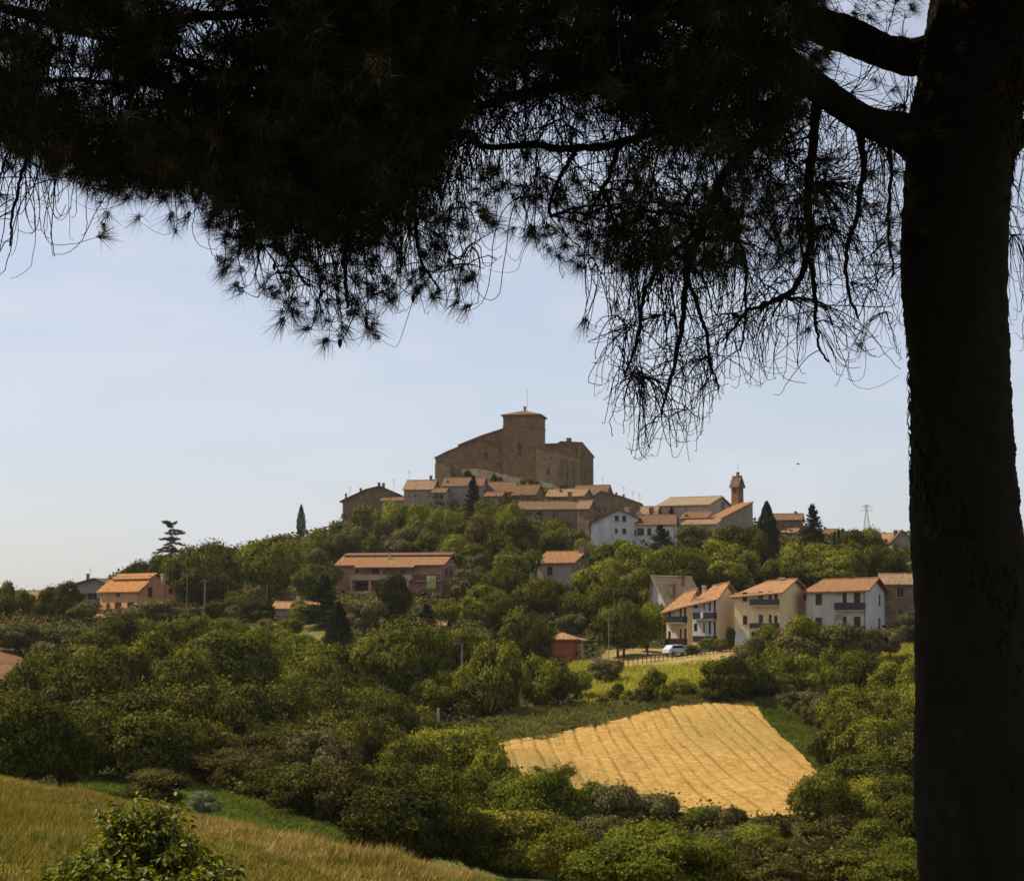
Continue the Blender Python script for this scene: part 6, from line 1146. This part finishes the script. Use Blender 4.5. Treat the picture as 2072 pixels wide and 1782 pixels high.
# bark flakes standing off the trunk
nf = 5200; fi = rp.integers(0, len(tp), nf); fa = rp.uniform(0, 2 * np.pi, nf); rr = tp[fi, 3] - .006; c = np.stack([tp[fi, 0] + np.cos(fa) * rr, tp[fi, 1] + np.sin(fa) * rr, tp[fi, 2]], 1)
out = np.stack([np.cos(fa), np.sin(fa), 0 * fa], 1); sd2 = np.stack([-np.sin(fa), np.cos(fa), 0 * fa], 1); L1 = rp.uniform(.012, .05, nf)[:, None]; W1 = rp.uniform(.006, .018, nf)[:, None]; lift = rp.uniform(.001, .009, nf)[:, None]; up = np.array([0, 0, 1.0]) * rp.choice([-1, 1], nf, p=[.7, .3])[:, None]
FV = np.stack([c - sd2 * W1, c + sd2 * W1, c + sd2 * W1 * .7 + up * L1 + out * lift, c - sd2 * W1 * .5 + up * L1 * .9 + out * lift], 1).reshape(-1, 3)
v, f = join([(TV, TF), (FV, np.arange(nf * 4).reshape(nf, 4))])
def local(V): return V - np.array(pine_base)
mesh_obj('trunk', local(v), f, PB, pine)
# boughs: (u, v, Y, radius in px at that depth)
BG = [
 [(1960, 380, 8.5, 62), (1900, 305, 8.45, 56), (1838, 272, 8.4, 44), (1790, 256, 8.3, 35), (1733, 232, 8.2, 30), (1649, 172, 8.0, 31), (1565, 108, 7.8, 33), (1480, 60, 7.6, 24), (1400, 20, 7.5, 20), (1250, -20, 7.4, 17), (1000, -60, 7.2, 12)],
 [(1985, 200, 8.5, 50), (1900, 118, 8.6, 40), (1840, 112, 8.65, 40), (1789, 100, 8.7, 36), (1705, 64, 8.8, 40), (1621, 28, 8.9, 34), (1500, -40, 9.0, 22), (1300, -120, 9.2, 15)],
 [(1600, 135, 7.9, 22), (1500, 168, 7.7, 17), (1420, 178, 7.6, 15), (1300, 182, 7.5, 13), (1161, 174, 7.4, 12), (1023, 205, 7.3, 10), (943, 229, 7.2, 9), (865, 261, 7.2, 8), (785, 285, 7.1, 7), (690, 330, 7.0, 6), (600, 400, 6.9, 4)],
 [(1650, 172, 8.0, 16), (1560, 212, 7.9, 13), (1470, 232, 7.8, 12), (1378, 247, 7.7, 11), (1260, 290, 7.5, 9), (1161, 306, 7.4, 8), (1060, 309, 7.3, 7), (967, 310, 7.3, 6), (912, 277, 7.3, 5), (850, 262, 7.3, 3)],
 [(1620, 150, 8.0, 18), (1565, 230, 7.9, 14), (1521, 292, 7.8, 12), (1454, 360, 7.7, 10), (1409, 469, 7.6, 8.5), (1384, 558, 7.6, 7), (1370, 670, 7.5, 5.5), (1345, 780, 7.5, 3.5), (1330, 840, 7.5, 2)],
 [(1655, 180, 8.2, 13), (1648, 270, 8.2, 10), (1645, 380, 8.2, 9), (1643, 469, 8.2, 8), (1632, 524, 8.1, 7), (1599, 572, 8.1, 6), (1560, 592, 8.0, 5), (1500, 625, 8.0, 3.5), (1450, 690, 7.9, 2)],
 [(1632, 524, 8.1, 6), (1645, 600, 8.2, 4.5), (1650, 680, 8.2, 3), (1680, 740, 8.2, 2)],
 [(1409, 469, 7.6, 7), (1345, 520, 7.4, 5.5), (1302, 590, 7.3, 4.5), (1288, 680, 7.3, 3.5), (1262, 760, 7.2, 2)],
 [(1384, 558, 7.6, 5), (1420, 640, 7.7, 4), (1430, 720, 7.8, 3), (1450, 780, 7.8, 2)],
 [(1250, -20, 7.4, 16), (1080, 30, 7.2, 13), (900, 70, 7.0, 12), (720, 140, 6.9, 11), (580, 220, 6.8, 9), (500, 320, 6.7, 7), (490, 410, 6.7, 5), (560, 500, 6.7, 4), (620, 580, 6.7, 2.5)],
 [(785, 285, 7.1, 7), (735, 370, 7.0, 6), (702, 450, 6.9, 6), (694, 540, 6.9, 4.5), (705, 620, 6.9, 3)],
 [(865, 261, 7.2, 6), (850, 350, 7.1, 5), (838, 440, 7.0, 4), (850, 530, 7.0, 3), (890, 590, 7.0, 2)],
 [(580, 220, 6.8, 8), (460, 250, 6.9, 8), (330, 262, 7.0, 8), (200, 262, 7.1, 8), (100, 252, 7.2, 9), (0, 245, 7.3, 10), (-120, 235, 7.4, 12)],
 [(330, 262, 7.0, 6), (310, 330, 6.9, 4), (290, 400, 6.9, 2.5)], [(100, 255, 7.2, 6), (50, 330, 7.1, 4), (25, 430, 7.0, 3), (20, 500, 7, 2)],
 [(1000, -60, 7.2, 12), (800, -20, 7.6, 11), (600, 20, 7.8, 10), (356, 43, 8.0, 10), (119, 36, 8.1, 9), (-60, 0, 8.2, 8)],
 [(720, 140, 6.9, 8), (500, 150, 7.2, 8), (277, 82, 7.6, 8), (150, 58, 7.8, 7), (0, 20, 8, 7)], [(500, 150, 7.2, 6), (350, 170, 7.3, 6), (180, 165, 7.4, 5), (-30, 150, 7.5, 5)],
 [(1161, 306, 7.4, 5), (1120, 380, 7.3, 4), (1105, 440, 7.2, 3)], [(1260, 290, 7.5, 6), (1230, 370, 7.4, 4.5), (1190, 440, 7.3, 3)], [(1409, 440, 7.6, 5), (1320, 430, 7.5, 4), (1240, 440, 7.4, 3)],
 [(1454, 360, 7.7, 7), (1470, 430, 7.8, 5), (1500, 500, 7.9, 4), (1510, 600, 8.0, 3), (1495, 700, 8, 2)], [(1733, 240, 8.2, 10), (1752, 330, 8.3, 7), (1738, 420, 8.3, 5.5), (1712, 540, 8.3, 4), (1735, 640, 8.3, 2.5)],
 [(1790, 255, 8.35, 6), (1800, 350, 8.4, 4), (1790, 460, 8.4, 3), (1800, 560, 8.4, 2)],
 [(1960, 400, 8.5, 50), (2030, 292, 8.6, 34), (2072, 275, 8.7, 26), (2140, 262, 8.8, 24), (2300, 200, 9, 18)], [(2140, 262, 8.8, 10), (2110, 380, 8.9, 7), (2095, 500, 8.9, 4), (2085, 620, 8.9, 2)],
 [(1565, 108, 7.8, 18), (1500, 30, 8.2, 14), (1420, -60, 8.6, 12), (1300, -200, 9, 9)], [(1161, 174, 7.4, 7), (1080, 130, 7.2, 6), (980, 110, 7.0, 5), (860, 130, 7, 4)], [(2000, -80, 8.5, 50), (1850, -250, 8.2, 36), (1600, -420, 7.8, 26), (1200, -560, 7.4, 18), (700, -620, 7.2, 12)],
 [(2020, -300, 8.5, 40), (1900, -520, 9.4, 26), (1600, -800, 10.5, 16)], [(2010, -180, 8.5, 40), (2200, -420, 8, 26), (2500, -700, 7.5, 14)],
]
SK = []; bp = []
for b in BG:
    p = smooth_path(w2(b), 14 * len(b)); n_ = len(p); wob = np.cumsum(rp.normal(size=(n_, 3)) * .0022, 0); p[:, :3] += wob - np.linspace(0, 1, n_)[:, None] * wob[-1] * .5
    ks = np.clip(1.3 - p[:, 3] / .05, .15, 1); p[:, 3] *= 1 + ks * (.08 * np.sin(np.arange(n_) * .9) + rp.normal(size=n_) * .03)
    bv, bf = tubes(p[None, :, :3], p[None, :, 3], 9); bp.append((bv, bf)); SK.append(p)
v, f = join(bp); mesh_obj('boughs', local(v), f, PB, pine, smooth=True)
SKP = np.concatenate([p[:, :3] for p in SK]); SKR = np.concatenate([p[:, 3] for p in SK]); SKP, SKR = SKP[SKR < .065], SKR[SKR < .065]
Eu = [-60, 0, 60, 130, 200, 280, 400, 440, 500, 620, 680, 790, 830, 900, 950, 990, 1040, 1100, 1170, 1186, 1210, 1250, 1280, 1400, 1440, 1480, 1520, 1590, 1640, 1690, 1750, 1822, 1850, 2040, 2050, 2080, 2140]
Ev = [565, 560, 545, 500, 468, 465, 455, 540, 595, 660, 682, 680, 610, 645, 620, 550, 490, 530, 545, 700, 820, 890, 925, 930, 860, 790, 775, 790, 760, 765, 745, 765, 400, 400, 690, 690, 690]
Su = [-60, 0, 60, 130, 200, 300, 430, 520, 580, 640, 720, 790, 850, 900, 960, 1050, 1150, 1300, 1400, 1500, 1600, 1650, 1720, 2200]
Sv = [270, 280, 320, 345, 360, 375, 395, 425, 440, 445, 425, 400, 360, 310, 235, 190, 190, 250, 310, 320, 270, 170, 20, -20]
def tips(n, seed):
    r = np.random.default_rng(seed); U = r.uniform(-80, 2160, n); V = r.uniform(-170, 950, n); e = np.interp(U, Eu, Ev) + r.normal(size=n) * 14; s = np.interp(U, Su, Sv) + r.normal(size=n) * 25
    fr = np.clip((V - s) / np.maximum(e - s, 1), 0, 1); p = np.where(V < s, 1.0, .62 - .34 * fr)
    # left edge hangs in thin bare strands, holes of sky in the upper left and upper centre
    p *= np.where((U < 170) & (V > 330), .35, 1); p *= np.where((U > 170) & (U < 430) & (V > 385), .22, 1)
    hole = np.sin(U * .021 + 1.7 * np.sin(V * .03)) * np.sin(V * .047 + U * .006); p *= np.where((V < s) & (U < 560) & (V < 235), np.clip(.55 - .9 * hole, .06, 1), 1)
    p *= np.where((U > 930) & (V < 400), np.clip(1.0 - .6 * hole, .35, 1.2), 1)
    p *= np.where((U > 1660) & (U < 1835) & (V < 215), .22, 1); p *= np.where((U > 1000) & (U < 1180) & (V > 400), .6, 1)
    ok_ = (V < e) & (r.random(n) < p) & ~((U > 1850) & (U < 2040)); return U[ok_], V[ok_], fr[ok_]
def branchlets():
    U, V, fr = tips(2600, 5); n = len(U); Y = rp.uniform(6.4, 8.6, n) + np.where(U > 1500, .5, 0); P = np.array([at(a, b - 40, c) for a, b, c in zip(U, V, Y)])
    tgt = P + np.array([0, 0, .32]); d = np.linalg.norm(tgt[:, None] - SKP[None], axis=2); j = d.argmin(1); Rt = SKP[j]; t_ = np.linspace(0, 1, 12)[None, :, None]
    ln = np.linalg.norm(P - Rt, axis=1, keepdims=True); ok_ = (ln[:, 0] < 1.3) & (ln[:, 0] > .1) & ~((U > 1600) & (V < 240)) & ~((fr > .4) & (ln[:, 0] > .6)); P, Rt, ln = P[ok_], Rt[ok_], ln[ok_]; n = len(P)
    c1 = Rt + (P - Rt) * .35 + np.stack([rp.normal(size=n) * .05, rp.normal(size=n) * .05, .10 * ln[:, 0]], 1); c2 = P + (Rt - P) * .25 + np.stack([rp.normal(size=n) * .05, rp.normal(size=n) * .05, -.02 * ln[:, 0]], 1)
    C = (1 - t_) ** 3 * Rt[:, None] + 3 * t_ * (1 - t_) ** 2 * c1[:, None] + 3 * t_ ** 2 * (1 - t_) * c2[:, None] + t_ ** 3 * P[:, None]
    C += np.cumsum(rp.normal(size=C.shape) * .008, 1) * t_; Rr = np.linspace(.006, .0022, 12)[None] * np.clip(ln, .4, 1.1); return C, np.broadcast_to(Rr, C.shape[:2]).copy()
BC, BR = branchlets(); v, f = tubes(BC, BR, 4); mesh_obj('branchlets', local(v), f, PT, pine, smooth=True)
AP = np.concatenate([SKP, BC[:, 2:].reshape(-1, 3)])
# grid the attachment points for quick nearest lookups
def nearest(Q, PTS, chunk=400):
    out = np.empty(len(Q), int)
    for i in range(0, len(Q), chunk):
        q = Q[i:i + chunk]; out[i:i + chunk] = ((q[:, None] - PTS[None]) ** 2 * np.array([1, .6, 1])).sum(2).argmin(1)
    return out
def twigs(n, seed):
    U, V, fr = tips(n, seed); n = len(U); Y = rp.uniform(6.2, 8.9, n) + np.where(U > 1500, .5, 0); P = np.array([at(a, b, c) for a, b, c in zip(U, V, Y)])
    tgt = P + np.stack([rp.normal(size=n) * .12, rp.normal(size=n) * .09, rp.uniform(.04, .33, n)], 1); A = AP[rp.choice(len(AP), min(len(AP), 9000), replace=False)]; Rt = A[nearest(tgt, A)]
    # keep the depth of the tip near its root so that each spray hangs together
    Y2 = Rt[:, 1] + rp.normal(size=n) * .22; P = P * (Y2 / P[:, 1])[:, None]
    ln = np.linalg.norm(P - Rt, axis=1); ok_ = (ln < np.where(fr > .3, .52, .85)) & (ln > .05); P, Rt, ln, U, V, fr = P[ok_], Rt[ok_], ln[ok_], U[ok_], V[ok_], fr[ok_]; n = len(P)
    K = 14; t_ = np.linspace(0, 1, K)[None, :, None]; hd = unit((P - Rt) * np.array([1, 1, 0]) + rp.normal(size=(n, 3)) * np.array([.08, .08, 0]))
    hook = rp.uniform(.02, .17, n) * np.clip(ln / .35, .4, 1.3); c1 = Rt + (P - Rt) * np.array([.75, .6, .20]) + np.stack([rp.normal(size=n) * .03, rp.normal(size=n) * .03, rp.uniform(-.02, .05, n)], 1)
    c2 = P - hd * hook[:, None] * rp.uniform(.6, 2.2, (n, 1)) + np.stack([0 * ln, 0 * ln, -hook * rp.uniform(.1, 1.1, n)], 1)
    C = (1 - t_) ** 3 * Rt[:, None] + 3 * t_ * (1 - t_) ** 2 * c1[:, None] + 3 * t_ ** 2 * (1 - t_) * c2[:, None] + t_ ** 3 * P[:, None]
    C += np.cumsum(rp.normal(size=C.shape) * .0034, 1) * np.clip(t_ * 2, 0, 1)
    rad = np.linspace(1, .45, K)[None] * rp.uniform(.0017, .0031, n)[:, None]; return C, rad, U, V, fr
TC, TR, TU, TVv, TFr = twigs(34000, 9); v, f = tubes(TC, TR, 3); mesh_obj('twigs', local(v), f, PT, pine, smooth=True)
# needle bursts
def needles(P, D, per, L, w, spread, seed):
    r = np.random.default_rng(seed); n = len(P) * per; c = np.repeat(P, per, 0) + r.normal(size=(n, 3)) * .006; d = unit(np.repeat(D, per, 0) + r.normal(size=(n, 3)) * spread + np.array([0, 0, -.12])); c -= d * .004
    ln = L * r.uniform(.6, 1.15, (n, 1)); s = unit(np.cross(d, r.normal(size=(n, 3)))) * w * .5; e = c + d * ln + np.array([0, 0, -.12]) * ln * r.random((n, 1))
    V_ = np.stack([c - s, c + s, e], 1).reshape(-1, 3); return V_, np.arange(n * 3).reshape(n, 3)
solid = np.interp(TU, Su, Sv); spk0 = np.sin(TU * .11 + 2 * np.sin(TVv * .07)) * np.sin(TVv * .13 + 1.5 * np.sin(TU * .05)); ssel0 = spk0 < -.1; belt = np.interp(TU, [1040, 1100, 1200, 1300, 1450, 1560, 1640, 1700], [470, 455, 455, 450, 475, 450, 420, 380]); inb = (TU > 1030) & (TU < 1680) & (np.abs(TVv - belt) < 88)
pn = np.where(TVv < solid + 10, .95, .10); pn = np.where(inb, .42, pn); pn = np.where((TU > 420) & (TU < 1010) & (TVv > 400), .42, pn); pn = np.where((TU > 380) & (TU < 900) & (TVv > solid) & (TVv < solid + 90), .8, pn); pn = np.where((TU > 1180) & (TVv > 540), .006, pn)
pn = np.where((TU > 190) & (TU < 430) & (TVv > 350), .75, pn); pn = np.where((TU > 860) & (TU < 1400) & (TVv > solid) & (TVv < 380), .2, pn); pn = np.where((TU < 180) & (TVv > 400), .03, pn)
msk = ((TU > 900) & (TVv < 330)) | ((TU < 560) & (TVv < 300)); pn = np.where(msk & ~ssel0, pn * .25, pn); sel = rp.random(len(TU)) < pn; Pn = TC[sel, -1]; Dn = unit(TC[sel, -1] - TC[sel, -4]); NV = [needles(Pn, Dn, 52, .098, .0021, .55, 31)]
hole_ = np.sin(TU * .021 + 1.7 * np.sin(TVv * .03)) * np.sin(TVv * .047 + TU * .006); ssel = (TVv < solid + 30) & ~((TU < 560) & (TVv < 235) & (hole_ > -.1)); spk_ = np.sin(TU * .11 + 2 * np.sin(TVv * .07)) * np.sin(TVv * .13 + 1.5 * np.sin(TU * .05)); ssel &= ~((TU > 900) & (TVv < 330) & (spk_ > -.32)) & ~((TU < 560) & (TVv < 340) & (spk_ > .02)); ssel |= inb & (rp.random(len(TU)) < .6)
for kk in (8, 11): q = ssel & (rp.random(len(TU)) < .75); NV.append(needles(TC[q, kk], unit(TC[q, kk] - TC[q, kk - 3]), 20, .085, .0022, .8, 32 + kk))
# cones
v, f = join(NV); mesh_obj('needles', local(v), f, PN, pine)
# thick inner foliage of the dark left mass and the unseen upper crown that shades it
def mass(n, seed):
    r = np.random.default_rng(seed); U = r.uniform(-300, 1750, n); V = r.uniform(-330, 430, n); s = np.interp(U, Su, Sv) - 30 + r.normal(size=n) * 22
    hole = np.sin(U * .021 + 1.7 * np.sin(V * .03)) * np.sin(V * .047 + U * .006); hl = np.sin(U * .06 + V * .05) * np.sin(V * .09 - U * .03)
    p = np.where((U < 560) & (V < 330), np.clip(.08 - .7 * hole - .5 * hl, 0, .8), 1.0); p = np.where((U < 560) & (V >= 235), .42 - .5 * hl, p); p = np.where((U > 900), np.clip(.09 - .45 * hole - .5 * hl, 0, .6) * np.where(V < 215, 1, .45), p); p = np.where(U > 1620, p * .3, p)
    ok_ = (V < s - 35 * r.random(n)) & (r.random(n) < p); U, V = U[ok_], V[ok_]; Y = r.uniform(6.4, 9.4, len(U)); return np.array([at(a, b, c) for a, b, c in zip(U, V, Y)])
MP = mass(15000, 41); D0 = unit(rp.normal(size=MP.shape) * np.array([1, 1, .5]) + np.array([0, 0, -.4])); NV2 = [needles(MP, D0, 30, .10, .0036, .8, 51)]
nU = 30000; q = rp.uniform(-1, 1, (nU, 3)); cx, cy, cz = at(700, -700, 8)[0], 8.0, 0; X = -1.8 + q[:, 0] * 6.6; Y = 8.5 + q[:, 1] * 6.2; rr_ = np.hypot((X + 1.8) / 6.6, (Y - 8.5) / 6.2)
base_z = .118 * Y * 2.6 + .35; Z = np.maximum(2.9, Y * .372) + .15 + (q[:, 2] * .5 + .5) * 2.1 * np.sqrt(np.clip(1 - rr_ ** 2, 0, 1)); k_ = rr_ < 1
UP = np.stack([X, Y, Z], 1)[k_]; NV2.append(needles(UP, unit(rp.normal(size=UP.shape) + np.array([0, 0, .3])), 16, .20, .016, 1.0, 61))
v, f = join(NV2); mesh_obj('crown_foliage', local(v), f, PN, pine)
# a few cones hanging among the lower needles
sel = np.nonzero((TU > 430) & (TU < 1000) & (TVv > 450))[0][:9]
for i in sel:
    m = MB(); p = TC[i, -3] - np.array(pine_base); m.tube([p + np.array([0, 0, .008]), p, p - np.array([0, 0, .012]), p - np.array([0, 0, .024])], [.003, .008, .007, .002], 7)
    m.build('cone', PT, pine)
# ------------------------------------------------------------------ thin summer haze
def haze():
    m = bpy.data.materials.new('haze_air'); m.use_nodes = True; n = m.node_tree.nodes; l = m.node_tree.links
    for q in list(n): n.remove(q)
    o = n.new('ShaderNodeOutputMaterial'); v = n.new('ShaderNodeVolumePrincipled'); v.inputs['Color'].default_value = (1.0, .96, .90, 1); v.inputs['Density'].default_value = HAZE; v.inputs['Anisotropy'].default_value = .3
    l.new(v.outputs[0], o.inputs['Volume']); b = MB(); b.box((-24000, -120, -34), (24000, 7400, 75)); h = b.build('haze', m); tag(h, 'thin bluish summer haze in the air over the valley', 'haze', kind='stuff')
HAZE = .00005
haze()
